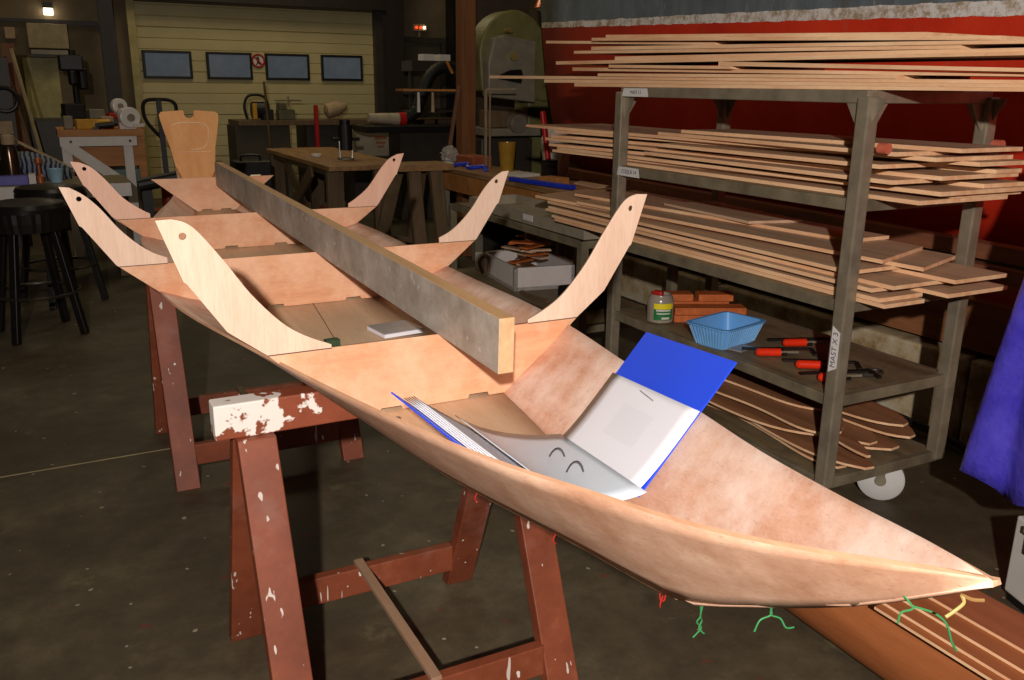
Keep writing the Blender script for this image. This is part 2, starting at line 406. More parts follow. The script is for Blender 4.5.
for i, (x0, x1) in enumerate(((0.90, 1.07), (4.78, 5.04))):
    b = bm_new(); w = x1 - x0; xc = (x0 + x1) / 2
    add_box(b, (xc, YB - 0.40, 2.5), (w, 0.012, 5)); add_box(b, (xc, YB - 0.22, 2.5), (w, 0.012, 5)); add_box(b, (xc, YB - 0.31, 2.5), (0.014, 0.18, 5))
    struct('trim_%d' % (5 + i), b, M['column'])
# left doorway in the back wall and right inner door
b = bm_new(); add_box(b, (0.17, YB - 0.03, 0.94), (0.40, 0.05, 1.88)); d2 = struct('door_2', b, plain('pale_olive_door', S(168, 156, 104)))
b = bm_new(); add_cyl(b, (0.03, YB - 0.055, 0.95), (0.03, YB - 0.10, 0.95), 0.02); obj('door_handle', b, M['steel'], d2)
b = bm_new(); add_box(b, (5.38, YB - 0.03, 1.1), (0.78, 0.05, 2.2)); d3 = struct('door_3', b, M['wall_dk'])
b = bm_new(); add_box(b, (5.38, YB - 0.05, 2.26), (0.94, 0.1, 0.09)); add_box(b, (4.97 + 0.0, YB - 0.05, 1.1), (0.07, 0.1, 2.24)); add_box(b, (5.81, YB - 0.05, 1.1), (0.07, 0.1, 2.24)); obj('door_frame', b, M['grey_dk'], d3)
b = bm_new(); add_box(b, (6.0, YB - 0.25, 2.5), (0.30, 0.3, 5)); struct('trim_7', b, M['black'])
b = bm_new(); add_box(b, (-0.9, YB - 0.06, 2.33), (3.6, 0.06, 0.04)); add_box(b, (0.55, YB - 0.06, 2.30), (0.9, 0.05, 0.03)); struct('trim_8', b, M['column'])

# things on the back wall
t = thing('air_conditioner', (0.29, YB - 0.2, 1.9), 'cream wall-hung heater cabinet above the pale door', 'heater')
b = bm_new(); add_box(b, (0.29, YB - 0.14, 2.14), (0.46, 0.27, 0.30)); obj('case', b, plain('heater_case', S(158, 140, 104)), t, bevel=0.01)
b = bm_new(); add_box(b, (0.30, YB - 0.15, 1.945), (0.44, 0.26, 0.055)); obj('outlet_grille', b, M['grey'], t)
b = bm_new(); add_box(b, (0.29, YB - 0.14, 1.90), (0.47, 0.26, 0.03)); obj('lower_lip', b, M['grey_dk'], t)
t = thing('wall_lamp', (0.335, YB - 0.1, 2.40), 'small lit square lamp high on the back wall', 'lamp')
b = bm_new(); add_box(b, (0.335, YB - 0.07, 2.52), (0.10, 0.14, 0.07)); obj('housing', b, M['black'], t)
b = bm_new(); add_box(b, (0.335, YB - 0.08, 2.445), (0.105, 0.12, 0.075)); obj('lens', b, M['glow'], t)
b = bm_new(); add_box(b, (-0.13, YB - 0.055, 2.17), (0.12, 0.12, 0.14)); tag(obj('junction_box', b, M['tan'], bevel=0.01), 'small pale junction box left of the wall heater', 'box')
t = thing('emergency_light', (5.43, YB - 0.05, 2.40), 'small emergency light with a red glow above the inner door', 'light')
b = bm_new(); add_box(b, (5.43, YB - 0.04, 2.445), (0.22, 0.08, 0.10)); obj('body', b, plain('beige_case', S(170, 150, 110)), t, bevel=0.01)
b = bm_new(); add_box(b, (5.43, YB - 0.03, 2.35), (0.03, 0.04, 0.095)); obj('conduit', b, M['grey'], t)
for dx in (-0.06, 0.01, 0.07):
    b = bm_new(); add_cyl(b, (5.43 + dx, YB - 0.08, 2.445), (5.43 + dx, YB - 0.10, 2.445), 0.018); obj('indicator', b, M['led'] if dx < 0.02 else M['glow'], t)
t = thing('prohibition_sign', (2.954, YB, 1.80), 'round red-ringed prohibition sign between two garage door windows', 'sign')
b = bm_new(); add_cyl(b, (2.966, YB + 0.03, 1.905), (2.966, YB + 0.018, 1.905), 0.095, seg=28); obj('disc', b, M['white'], t)
b = bm_new(); add_tube(b, [(2.966 + 0.085 * math.cos(a), YB + 0.014, 1.905 + 0.085 * math.sin(a)) for a in [2 * PI * k / 28 for k in range(28)]], 0.013, 6, True)
add_bar(b, (2.906, YB + 0.012, 1.965), (3.026, YB + 0.012, 1.845), 0.02, 0.008, (0, 1, 0)); obj('ring', b, M['red'], t)
b = bm_new(); add_cyl(b, (2.96, YB + 0.017, 1.945), (2.96, YB + 0.011, 1.945), 0.016); add_box(b, (2.966, YB + 0.014, 1.90), (0.035, 0.006, 0.06)); add_bar(b, (2.96, YB + 0.014, 1.88), (2.935, YB + 0.014, 1.85), 0.014, 0.006, (0, 1, 0)); add_bar(b, (2.97, YB + 0.014, 1.88), (2.995, YB + 0.014, 1.85), 0.014, 0.006, (0, 1, 0)); obj('pictogram', b, M['black'], t)

# ------------------------------------------------------------------ big ship hull on the right
b = bm_new(); rows = []
prof = [(0.14, 4.9), (-0.02, 3.2), (0.0, 2.0), (0.02, 1.6), (0.07, 1.25), (0.2, 0.98), (0.5, 0.80), (1.2, 0.70)]
for k in range(25):
    y = -3.2 + k * 0.42
    x0 = 3.85 + 0.02 * math.sin(y * 1.3) + (0.02 * max(0, (y - 5.6)) ** 2)
    rows.append([(x0 + px, y + 0.0 - (0.14 * (2.0 - pz) if y > 6.8 else 0), pz) for px, pz in prof])
add_grid(b, rows)
ship = thing('ship_hull', (4.4, 2.5, 0.6), 'large red and grey ship hull with worn white waterline behind the trolley', 'boat')
ship.matrix_basis = Matrix.Identity(4); ship.location = (0, 0, 0)
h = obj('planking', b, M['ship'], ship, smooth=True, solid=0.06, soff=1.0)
b = bm_new(); add_prism(b, [(3.62, 2.0, 0.60), (3.62, 2.0, 0.42), (4.6, 2.0, 0.42), (4.6, 2.0, 0.60)], (0, -4.9, 0)); add_prism(b, [(3.72, 6.6, 0.68), (3.72, 6.6, 0.45), (4.6, 6.6, 0.45), (4.6, 6.6, 0.68)], (0, -4.6, 0))
obj('keel_timber', b, ply('old_keel_wood', S(120, 74, 44), S(156, 104, 68), 'y', 3, 0.3), ship)
b = bm_new(); add_bar(b, (3.80, -2.8, 0.86), (3.86, 6.4, 0.92), 0.09, 0.07); add_bar(b, (3.74, -2.8, 0.79), (3.80, 6.4, 0.84), 0.09, 0.05); obj('bilge_stringer', b, ply('worn_bilge', S(112, 72, 50), S(150, 92, 66), 'y', 3, 0.3), ship)
b = bm_new()
for y0, y1 in ((-2.9, -1.0), (-0.98, 0.9), (0.92, 2.45), (2.47, 4.2), (4.22, 6.2)): add_box(b, (4.1, (y0 + y1) / 2, 0.21), (0.86, y1 - y0, 0.42))
tag(obj('keel_block', b, M['beige'], bevel=0.015), 'stained cream plinth running beneath the ship hull', 'plinth')
b = bm_new(); add_tube(b, smooth_pts([(3.62, 2.9, 0.06), (3.60, 2.5, 0.05), (3.58, 2.3, 0.03), (3.56, 2.0, 0.02), (3.55, 1.5, 0.018), (3.5, 0.8, 0.016)], 8), 0.016, 8)
tag(obj('power_cable', b, M['black'], smooth=True), 'black cable lying along the foot of the cream plinth', 'cable')

# ------------------------------------------------------------------ the skiff
XC = 0.757
SH = [(0.442, 0.0), (0.58, 0.058), (0.72, 0.105), (0.92, 0.157), (1.07, 0.20), (1.4, 0.277), (1.8125, 0.360), (2.35, 0.438), (2.8315, 0.477), (3.705, 0.437), (4.2, 0.325), (4.6, 0.20), (4.9, 0.135), (5.17, 0.106)]
SZ = [(0.442, 1.156), (0.72, 1.098), (0.92, 1.074), (1.07, 1.06), (1.4, 1.043), (1.8125, 1.03), (2.8315, 0.982), (3.705, 1.018), (4.2, 1.035), (4.6, 1.066), (4.9, 1.115), (5.17, 1.165)]
LZ = [(0.442, 1.150), (0.477, 1.122), (0.511, 1.098), (0.573, 1.054), (0.67, 0.994), (0.773, 0.936), (0.873, 0.884), (0.92, 0.872), (0.97, 0.870), (1.1, 0.870), (1.42, 0.871), (1.8125, 0.876), (2.8315, 0.893), (3.705, 0.943), (4.6, 0.977), (5.13, 1.0)]
LH = [(0.442, 0.0), (0.60, 0.0), (0.80, 0.0), (0.885, 0.0), (0.934, 0.007), (1.0, 0.020), (1.1, 0.041), (1.2, 0.067), (1.42, 0.122), (1.8125, 0.181), (2.8315, 0.222), (3.705, 0.2), (4.6, 0.1), (5.13, 0.03)]
skiff = thing('rowing_skiff', (XC, 2.7, 0.87), 'half-built plywood skiff with upright moulds resting on two red trestles', 'boat')
ys = [0.442 + (5.13 - 0.442) * k / 90 for k in range(91)]
def side_rows(s, n=7):
    rows = []
    for y in ys:
        a = Vector((XC + s * interp(SH, y), y, interp(SZ, y))); c = Vector((XC + s * interp(LH, y), y, interp(LZ, y)))
        row = []
        for k in range(n):
            t = k / (n - 1); p = a.lerp(c, t); bul = 0.003 * math.sin(PI * t) * min(1, (y - 0.442) * 3)
            row.append((p.x + s * bul * 0.6, p.y, p.z - bul))
        rows.append(row)
    return rows
def sheet(name, rows, mats, parent, th, flip, top=2, low=0):
    """thin plywood sheet: slot 0 outer face, slot 1 inner face, slot 2 edges"""
    b = bm_new(); n, m = len(rows), len(rows[0])
    G = [[b.verts.new(Vector(p)) for p in r] for r in rows]
    b.faces.ensure_lookup_table(); N = [[Vector((0, 0, 0)) for _ in r] for r in rows]
    for i in range(n):
        for j in range(m):
            du = Vector(rows[min(i + 1, n - 1)][j]) - Vector(rows[max(i - 1, 0)][j]); dv = Vector(rows[i][min(j + 1, m - 1)]) - Vector(rows[i][max(j - 1, 0)])
            q = du.cross(dv)
            N[i][j] = q.normalized() * (-1 if flip else 1) if q.length > 1e-12 else Vector((0, 0, 0))
    H = [[b.verts.new(Vector(rows[i][j]) + N[i][j] * th) for j in range(m)] for i in range(n)]
    def q(a, c, d, e, mi):
        f = b.faces.new((a, c, d, e)); f.material_index = mi; f.smooth = mi < 2
    for i in range(n - 1):
        for j in range(m - 1):
            q(G[i][j], G[i][j + 1], G[i + 1][j + 1], G[i + 1][j], 0); q(H[i][j], H[i + 1][j], H[i + 1][j + 1], H[i][j + 1], 1)
        q(G[i][0], G[i + 1][0], H[i + 1][0], H[i][0], top); q(G[i][-1], H[i][-1], H[i + 1][-1], G[i + 1][-1], low)
    for j in range(m - 1):
        q(G[0][j], H[0][j], H[0][j + 1], G[0][j + 1], 2); q(G[-1][j], G[-1][j + 1], H[-1][j + 1], H[-1][j], 2)
    me_o = obj(name, b, mats, parent)
    return me_o
HM = [M['hull_out'], M['hull_in'], M['edge']]
# outer face = given surface, inner offset towards the boat's middle
sheet('side_panel', side_rows(-1), HM, skiff, 0.006, True)
sheet('side_panel', side_rows(1), HM, skiff, 0.006, False)
rows = []
for y in [0.9 + (5.13 - 0.9) * k / 70 for k in range(71)]:
    hb = interp(LH, y) + 0.0005; zz = interp(LZ, y); rows.append([(XC + hb * t, y, zz) for t in (-1, -0.5, 0, 0.5, 1)])
sheet('bottom_panel', rows, [M['hull_out'], M['hull_floor'], M['edge']], skiff, 0.006, True, 0, 0)

def mirror(poly): return poly
def bulkhead(Y, th, outer, inner, jz, jin, jout, shp, cm, hornm, notch, hole):
    fr = lambda u, v, w: Vector((XC + u, Y + w, v))
    hb, zb, hs, zs = shp
    # plate with two limber notches in the bottom edge
    bot = []
    for c in (-notch, notch):
        bot += [(c - 0.028, zb), (c - 0.024, zb + 0.009), (c + 0.024, zb + 0.009), (c + 0.028, zb)]
    if jout is None: top = [(hs, jz), (-hs, jz)]
    else: top = [(hs, zs), (jout, jz), (-jout, jz), (-hs, zs)]
    o = plate('bulkhead', [(-hb, zb)] + bot + [(hb, zb)] + top, [], fr, th, cm, skiff)
    if outer:
        for s in (-1, 1):
            poly = [(s * u, v) for u, v in outer] + [(s * u, v) for u, v in inner]
            plate('horn', poly, [circ(s * hole[0], hole[1], 0.0075)], fr, th, hornm, o)
        for s in (-1, 1):
            b = bm_new(); add_box(b, (XC + s * (jin + jout) / 2, Y - th / 2 - 0.0004, jz), (jout - jin, 0.0012, 0.0022)); obj('joint_line', b, M['darkline'], o)
    return o
TH = 0.009
in1 = [(0.574, 1.345)] + smooth_pts([(0.545, 1.346), (0.52, 1.338), (0.495, 1.315), (0.45, 1.253), (0.405, 1.185), (0.348, 1.120), (0.30, 1.085), (0.243, 1.058)], 4)
bulkhead(1.8125, TH, [(0.243, 1.050), (0.379, 1.050), (0.450, 1.105), (0.458, 1.112), (0.527, 1.217), (0.533, 1.222)], in1, 1.050, 0.243, 0.379,
         (0.180, 0.884, 0.358, 1.030), M['frame'], M['horn'], 0.11, (0.527, 1.312))
in2 = [(0.716, 1.311)] + smooth_pts([(0.69, 1.308), (0.652, 1.283), (0.615, 1.244), (0.572, 1.184), (0.527, 1.137), (0.485, 1.106), (0.447, 1.089)], 4)
bulkhead(2.8315, TH, [(0.447, 1.071), (0.583, 1.071), (0.590, 1.077), (0.668, 1.193), (0.676, 1.199)], in2, 1.071, 0.447, 0.583,
         (0.218, 0.901, 0.474, 0.982), M['frame'], M['horn'], 0.13, (0.668, 1.275))
in3 = [(0.655, 1.313)] + smooth_pts([(0.625, 1.309), (0.584, 1.288), (0.542, 1.242), (0.488, 1.172), (0.43, 1.126), (0.398, 1.107)], 4)
bulkhead(3.705, TH, [(0.398, 1.090), (0.524, 1.090), (0.534, 1.102), (0.613, 1.219), (0.620, 1.224)], in3, 1.090, 0.398, 0.524,
         (0.196, 0.951, 0.433, 1.022), M['frame'], M['horn2'], 0.10, (0.61, 1.285))
bulkhead(4.60, TH, None, None, 1.150, 0, None, (0.092, 0.987, 0.291, 1.147), M['frame'], M['horn'], 0.045, None)
# wineglass transom with sculling notch
half = [(0.03, 1.003), (0.098, 1.13), (0.106, 1.18), (0.118, 1.26), (0.136, 1.33), (0.152, 1.405), (0.154, 1.43), (0.142, 1.444), (0.034, 1.452), (0.026, 1.446)]
arc = [(0.026 * math.cos(a), 1.436 - 0.026 * math.sin(a)) for a in [PI * k / 8 for k in range(1, 8)]]
poly = half + [(0.026, 1.436)] + arc + [(-0.026, 1.436)] + [(-u, v) for u, v in half[::-1]]
frT = lambda u, v, w: Vector((XC + u, 5.12 + 0.30 * (v - 1.0) + w, v))
tr = plate('transom', poly, [], frT, 0.016, M['transom'], skiff)
b = bm_new()
loop = smooth_pts([(-0.098, 1.372), (-0.06, 1.385), (0.0, 1.388), (0.06, 1.384), (0.088, 1.365), (0.09, 1.32), (0.075, 1.275), (0.045, 1.252), (-0.01, 1.247)], 5)
add_tube(b, [frT(u, v, -0.0095) for u, v in loop], 0.0028, 5)
add_tube(b, [frT(u, 1.234, -0.0095) for u in (-0.09, 0.0, 0.09)], 0.0014, 5)
obj('pencil_line', b, M['pencil'], tr)
b = bm_new()
add_tube(b, [(0.757 + 0.01, 3.0, interp(LZ, 3.0) + 0.007), (0.757 - 0.035, 2.6, interp(LZ, 2.6) + 0.007), (0.757 - 0.075, 2.3, interp(LZ, 2.3) + 0.007)], 0.0012, 5)
obj('pencil_line', b, M['darkline'], skiff)
# stitching wires hanging from the stem and chine
def wire(pts, m, r=0.0012):
    b = bm_new(); add_tube(b, smooth_pts(pts, 5), r, 6); return obj('wire_tie', b, m, skiff, smooth=True)
def stem_pt(y): return (XC, y, interp(LZ, y) - 0.002)
p = stem_pt(0.85); P = Vector(p)
wire([P + Vector(v) for v in ((0, 0, 0.004), (0.001, 0.0, -0.014), (-0.003, 0.002, -0.024), (0.004, 0, -0.034), (-0.010, 0.0, -0.046))], M['wire_green'])
wire([P + Vector(v) for v in ((0.004, 0, 0.004), (0.001, 0.0, -0.014), (0.006, 0.002, -0.024), (0.000, 0, -0.034), (0.008, -0.003, -0.043))], M['wire_green'])
P = Vector(stem_pt(0.72))
wire([P + Vector(v) for v in ((0, 0, 0.003), (0.002, 0.0, -0.008), (-0.012, 0.004, -0.014), (-0.018, 0.006, -0.030))], M['wire_green'])
wire([P + Vector(v) for v in ((0.002, 0, 0.003), (0.002, 0.0, -0.008), (0.014, -0.005, -0.014), (0.020, -0.010, -0.026), (0.032, -0.012, -0.028))], M['wire_green'])
P = Vector(stem_pt(0.525))
wire([P + Vector(v) for v in ((-0.006, 0.008, 0.004), (0.0, 0, -0.008), (-0.012, 0.004, -0.012), (-0.012, 0.006, -0.026))], M['wire_green'])
wire([P + Vector(v) for v in ((0.0, 0, -0.006), (0.018, -0.012, -0.012), (0.030, -0.02, -0.024), (0.038, -0.024, -0.046), (0.046, -0.026, -0.058))], M['wire_green'])
P = Vector(stem_pt(0.475))
wire([P + Vector(v) for v in ((0, 0, 0.0), (0.002, -0.002, -0.008), (-0.005, 0.002, -0.018), (-0.014, 0.004, -0.023))], M['wire_yellow'], 0.0018)
wire([P + Vector(v) for v in ((0, 0, 0.0), (0.012, -0.004, -0.006), (0.024, -0.008, -0.008))], plain('brown_string', S(150, 112, 64)), 0.002)
P = Vector(stem_pt(0.935))
wire([P + Vector(v) for v in ((-0.006, 0, 0.0), (-0.004, 0.0, -0.012), (0.004, 0.002, -0.016), (0.006, 0, -0.002))], M['wire_red'])
wire([P + Vector(v) for v in ((0, 0, -0.006), (-0.004, 0.0, -0.018), (-0.002, 0.002, -0.026))], M['wire_red'])
for y in (1.36, 1.16):
    P = Vector((XC - interp(LH, y), y, interp(LZ, y) - 0.001)); wire([P + Vector(v) for v in ((0, 0, 0.002), (-0.004, 0, -0.010), (0.003, 0.002, -0.018))], M['wire_red'])

# straightedge plank along the middle of the boat
b = bm_new()
def strz(y): return 1.0518 + 0.0208 * (y - 1.8125)
y0, y1 = 1.50, 4.585
for_xs = (0.762, 0.797)
vs = []
for y, dy in ((y0, 0), (y1, 0)):
    for x, zz, d in ((for_xs[0], 0, 0.0), (for_xs[1], 0.0, 0.0), (for_xs[1], 0.116, -0.004), (for_xs[0], 0.116, -0.004)):
        vs.append(b.verts.new((x, y + (d if y == y0 else 0), strz(y) + zz)))
for f, mi in (((3, 2, 1, 0), 1), ((4, 5, 6, 7), 1), ((0, 1, 5, 4), 0), ((1, 2, 6, 5), 0), ((2, 3, 7, 6), 2), ((3, 0, 4, 7), 0)):
    q = b.faces.new([vs[i] for i in f]); q.material_index = mi
tag(obj('straightedge_plank', b, [M['straight'], M['sawn'], ply('plank_top', S(196, 150, 104), S(214, 170, 122), 'y', 5)], bevel=0.0015), 'long grey weathered plank on edge lying along the skiff mould tops', 'plank')

# note pad between the moulds
t = thing('note_pad', (0.885, 2.42, 0.893), 'flat grey note pad with white pages on the skiff floor', 'note pad')
zf = interp(LZ, 2.42) + 0.0085
b = bm_new(); add_box(b, (0.885, 2.42, zf + 0.006), (0.13, 0.115, 0.011), 0.12); obj('pages', b, M['paper'], t)
b = bm_new(); add_box(b, (0.885, 2.42, zf + 0.0128), (0.13, 0.115, 0.0022), 0.12); obj('cover', b, plain('grey_cover', S(150, 148, 150), 0.3), t)
# dark green block behind the first mould
t = tag(None or obj('green_clip', (lambda b: (add_box(b, (XC - 0.235, 1.832, 1.052), (0.030, 0.02, 0.022), 0.1), add_box(b, (XC - 0.224, 1.832, 1.05), (0.008, 0.022, 0.026), 0.1), b)[2])(bm_new()), plain('dark_green_clip', S(44, 66, 40)), skiff))

# ------------------------------------------------------------------ binder
bind = thing('ring_binder', (0.80, 1.2, 0.92), 'open royal blue ring binder full of white sheets lying in the bow', 'binder')
Bc = Vector((1.029, 1.115, 1.145)); Ac = Vector((1.069, 1.430, 1.115))
e = (Ac - Bc).normalized()
d = Vector((0.810, 1.098, 0.902)) - Bc; d = (d - e * d.dot(e)).normalized()
Cc = Bc + d * 0.288; Dc = Ac + d * 0.288
nrm = e.cross(d).normalized()
if nrm.z < 0: nrm = -nrm
b = bm_new(); add_prism(b, [Bc, Ac, Dc, Cc], nrm * -0.003); rc = obj('cover', b, M['blue_bin'], bind)
E_ = Vector((0.517, 1.443, 1.065)); D2 = Vector((0.730, 1.44, 0.890)); C2 = Vector((0.738, 1.135, 0.886)); F_ = Vector((0.556, 1.150, 1.036))
b = bm_new(); n2 = (E_ - D2).cross(C2 - D2).normalized(); n2 = n2 if n2.z > 0 else -n2
add_prism(b, [D2, E_, F_, C2], n2 * -0.003); lc = obj('cover', b, M['blue_bin'], bind)
b = bm_new(); add_prism(b, [Dc, D2, C2.lerp(D2, .15), Cc.lerp(Dc, .15)], Vector((0, 0, -0.003))); obj('spine', b, M['blue_bin'], bind)
# sheet on the right cover, curling down to the rings
up = (E_ - D2).normalized()
def page(name, w0, hgt, rows_n, f, mat):
    b = bm_new(); rows = []
    for i in range(rows_n): rows.append([f(i / (rows_n - 1), j / 8) for j in range(9)])
    add_grid(b, rows); return obj(name, b, mat, bind, smooth=True, solid=0.0015, soff=0)
def right_page(u, v):   # u from outer edge inwards, v near to far
    base = Bc + d * (0.108 + 0.185 * u) + e * (-0.002 * 1 + 0.328 * v)
    lift = 0.002 + 0.010 * (u ** 4)
    return base + nrm * lift
pg = page('sheet', 0, 0, 14, right_page, M['paper'])
b = bm_new()
rows = [[right_page(0.25 + 0.38 * i / 6, 0.3 + 0.36 * j / 6) + nrm * 0.0016 for j in range(7)] for i in range(7)]
add_grid(b, rows); obj('faint_print', b, M['paper_tone'], pg, smooth=True)
b = bm_new(); add_bar(b, right_page(0.06, 0.60) + nrm * 0.002, right_page(0.10, 0.42) + nrm * 0.002, 0.0015, 0.0006, nrm); obj('text_line', b, M['ink'], pg)
def mid_page(u, v):      # sheets between the rings, over the spine and up the left cover
    vv = v * 1.14 - .09
    a = Cc + (Dc - Cc) * vv; m_ = C2 + (D2 - C2) * vv; l_ = C2.lerp(F_, .42) + (D2.lerp(E_, .42) - C2.lerp(F_, .42)) * vv + n2 * .014
    p = a * (1 - u) ** 2 + m_ * 2 * u * (1 - u) + l_ * u * u
    return p + Vector((0, 0, 0.018 + 0.010 * math.sin(PI * u)))
page('sheet', 0, 0, 14, mid_page, M['sleeve'])
def left_page(k):
    def f(u, v):
        e1 = D2.lerp(C2, 0.02 + 0.96 * v); e2 = E_.lerp(F_, 0.02 + 0.96 * v); p = e1.lerp(e2, -0.12 + (1.03 - 0.012 * k) * u)
        return p + n2 * (0.003 + 0.003 * k + 0.010 * math.sin(PI * min(1, u * 1.1)) * (k / 6))
    return f
for k in range(5): page('sheet', 0, 0, 10, left_page(k), M['paper'])
for v in (0.34, 0.60):
    b = bm_new(); c0 = Cc.lerp(C2, 0.7) + (Dc - Cc) * v; ex = (C2 - Cc).normalized()
    add_tube(b, [c0 + ex * 0.022 * math.cos(a) + Vector((0, 0, 0.022 + 0.046 * math.sin(a))) for a in [PI * k / 14 for k in range(15)]], 0.0018, 6)
    obj('ring', b, M['ring'], bind, smooth=True)
# small stick and dark knot lying forward of the first mould
b = bm_new(); add_bar(b, (0.60, 1.66, 0.897), (0.635, 1.735, 0.892), 0.010, 0.010); tag(obj('wood_stick', b, plain('grey_stick', S(128, 110, 100))), 'short grey stick leaning inside the skiff beside the binder', 'stick')
b = bm_new(); add_bar(b, (0.66, 1.545, 0.889), (0.705, 1.505, 0.889), 0.022, 0.022); add_bar(b, (0.69, 1.55, 0.887), (0.72, 1.52, 0.887), 0.018, 0.018); tag(obj('wood_block', b, plain('brown_block', S(92, 60, 36))), 'little dark brown wood block under the binder cover', 'block')

# ------------------------------------------------------------------ trestles
def make_trestle(ym, top, spread, label):
    t = thing('trestle', (0.735, ym, 0), label, 'trestle', 'red trestles under the skiff')
    bt = top - 0.088
    b = bm_new(); add_box(b, (0.735 - 0.022, ym + 0.005, top - 0.044), (0.84, 0.062, 0.088)); obj('beam', b, M['splash'] if ym < 3 else M['trestle'], t, bevel=0.004)
    for x in (0.385, 1.083):
        for s in (-1, 1):
            b = bm_new(); yt = ym + s * 0.028; yf = ym + s * spread / 2; w = 0.046; h = 0.02
            poly = [(x - w, yt - h, bt), (x - w, yt + h, bt), (x - w, yf + h + 0.004, 0.0), (x - w, yf - h - 0.004, 0.0)]
            add_prism(b, poly, (2 * w, 0, 0)); obj('leg', b, M['trestle'], t, bevel=0.003)
    def legy(s, z): return ym + s * (0.028 + (spread / 2 - 0.028) * (1 - z / bt))
    for s in (-1, 1):
        b = bm_new(); y = legy(s, 0.125) 
        add_box(b, (0.734, y, 0.125), (0.61, 0.034, 0.088)); obj('stretcher', b, M['trestle'], t, bevel=0.003)
    b = bm_new(); add_bar(b, (0.727, legy(-1, 0.125) - 0.02, 0.1755), (0.733, legy(1, 0.125) + 0.02, 0.1755), 0.028, 0.012); obj('cross_slat', b, M['wood_dk'] if ym > 3 else ply('pale_slat', S(150, 116, 90), S(176, 140, 112), 'y', 4), t)
    return t
make_trestle(2.075, 0.869, 0.70, 'nearer red-brown trestle with white paint splashes on its beam end')
make_trestle(3.90, 0.948, 0.69, 'farther red-brown trestle under the middle of the skiff')

# ------------------------------------------------------------------ plywood trolley
CX0, CX1, CY0, CY1 = 2.4295, 3.068, 2.116, 3.557
cart = thing('steel_trolley', ((CX0 + CX1) / 2, (CY0 + CY1) / 2, 0), 'tall steel shelf trolley on white wheels loaded with plywood offcuts', 'trolley')
PW = 0.052
posts = [(CX0 + 0.012, CY0 + 0.012), (CX1 - 0.012, CY0 + 0.012), (CX0 + 0.012, CY1 - 0.012), (CX1 - 0.012, CY1 - 0.012)]
for x, y in posts:
    b = bm_new(); add_box(b, (x, y, 0.88), (PW, PW, 1.40)); o = obj('post', b, M['steel'], cart, bevel=0.006)
    sy = 1 if y < 2.8 else -1; sx = 1 if x < 2.8 else -1
    b = bm_new()
    add_prism(b, [(x - 0.003, y + sy * 0.026, 1.575), (x - 0.003, y + sy * 0.10, 1.575), (x - 0.003, y + sy * 0.026, 1.46)], (0.006, 0, 0))
    add_prism(b, [(x + sx * 0.026, y - 0.003, 1.575), (x + sx * 0.10, y - 0.003, 1.575), (x + sx * 0.026, y - 0.003, 1.46)], (0, 0.006, 0))
    if sy > 0: add_prism(b, [(x - 0.003, y - 0.026, 1.575), (x - 0.003, y - 0.07, 1.575), (x - 0.003, y - 0.026, 1.50)], (0.006, 0, 0))
    obj('gusset', b, M['steel'], cart)
SHZ = [0.17, 0.4946, 0.8464, 1.2012, 1.5582]
lip = 0.042
for i, zb in enumerate(SHZ):
    b = bm_new(); t_ = 0.03
    add_box(b, (CX0 + 0.016, (CY0 + CY1) / 2, zb + lip / 2), (t_, CY1 - CY0 - 0.02, lip)); add_box(b, (CX1 - 0.016, (CY0 + CY1) / 2, zb + lip / 2), (t_, CY1 - CY0 - 0.02, lip))
    add_box(b, ((CX0 + CX1) / 2, CY0 + 0.016, zb + lip / 2), (CX1 - CX0 - 0.02, t_, lip)); add_box(b, ((CX0 + CX1) / 2, CY1 - 0.016, zb + lip / 2), (CX1 - CX0 - 0.02, t_, lip))
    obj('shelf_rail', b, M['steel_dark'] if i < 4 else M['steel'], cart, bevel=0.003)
    b = bm_new(); add_box(b, ((CX0 + CX1) / 2, (CY0 + CY1) / 2, zb + lip - 0.006), (CX1 - CX0 - 0.06, CY1 - CY0 - 0.06, 0.012)); obj('shelf_board', b, M['shelf'], cart)
for x, y, a in ((2.865, 2.215, 0.42), (2.52, 3.46, 0.1), (2.98, 3.46, 0.1), (2.50, 2.30, 0.3)):
    c = Vector((x, y, 0.091)); ax = Vector((math.cos(a), -math.sin(a), 0)) if True else 0
    ax = Vector((0.78, 0.62, 0)).normalized() if y < 2.25 else Vector((1, 0, 0))
    b = bm_new(); add_lathe(b, c - ax * 0.019, [(0.02, 0), (0.082, 0), (0.0905, 0.007), (0.0905, 0.031), (0.082, 0.038), (0.02, 0.038)], 32, ax); w = obj('wheel', b, M['white_nylon'], cart, smooth=True)
    b = bm_new(); add_cyl(b, c - ax * 0.03, c + ax * 0.03, 0.022); obj('hub', b, M['steel'], w)
    b = bm_new()
    for s in (-1, 1): add_bar(b, c + ax * s * 0.026, c + ax * s * 0.026 + Vector((0, 0, 0.083)), 0.03, 0.003, ax)
    obj('caster_fork', b, M['steel_dark'], cart)
# two orange red plugs through the posts at the near end
for x in (CX0 + 0.07, CX1 - 0.0):
    b = bm_new(); y = CY0 - 0.016 if x < 2.8 else CY0 - 0.016
    add_cyl(b, (x - 0.012 if x < 2.8 else x + 0.01, y, 1.415), (x - 0.012 if x < 2.8 else x + 0.01, y - 0.035, 1.415), 0.018); tag(obj('post_plug', b, plain('salmon_plug', S(206, 104, 78)), cart), 'salmon red round plug')
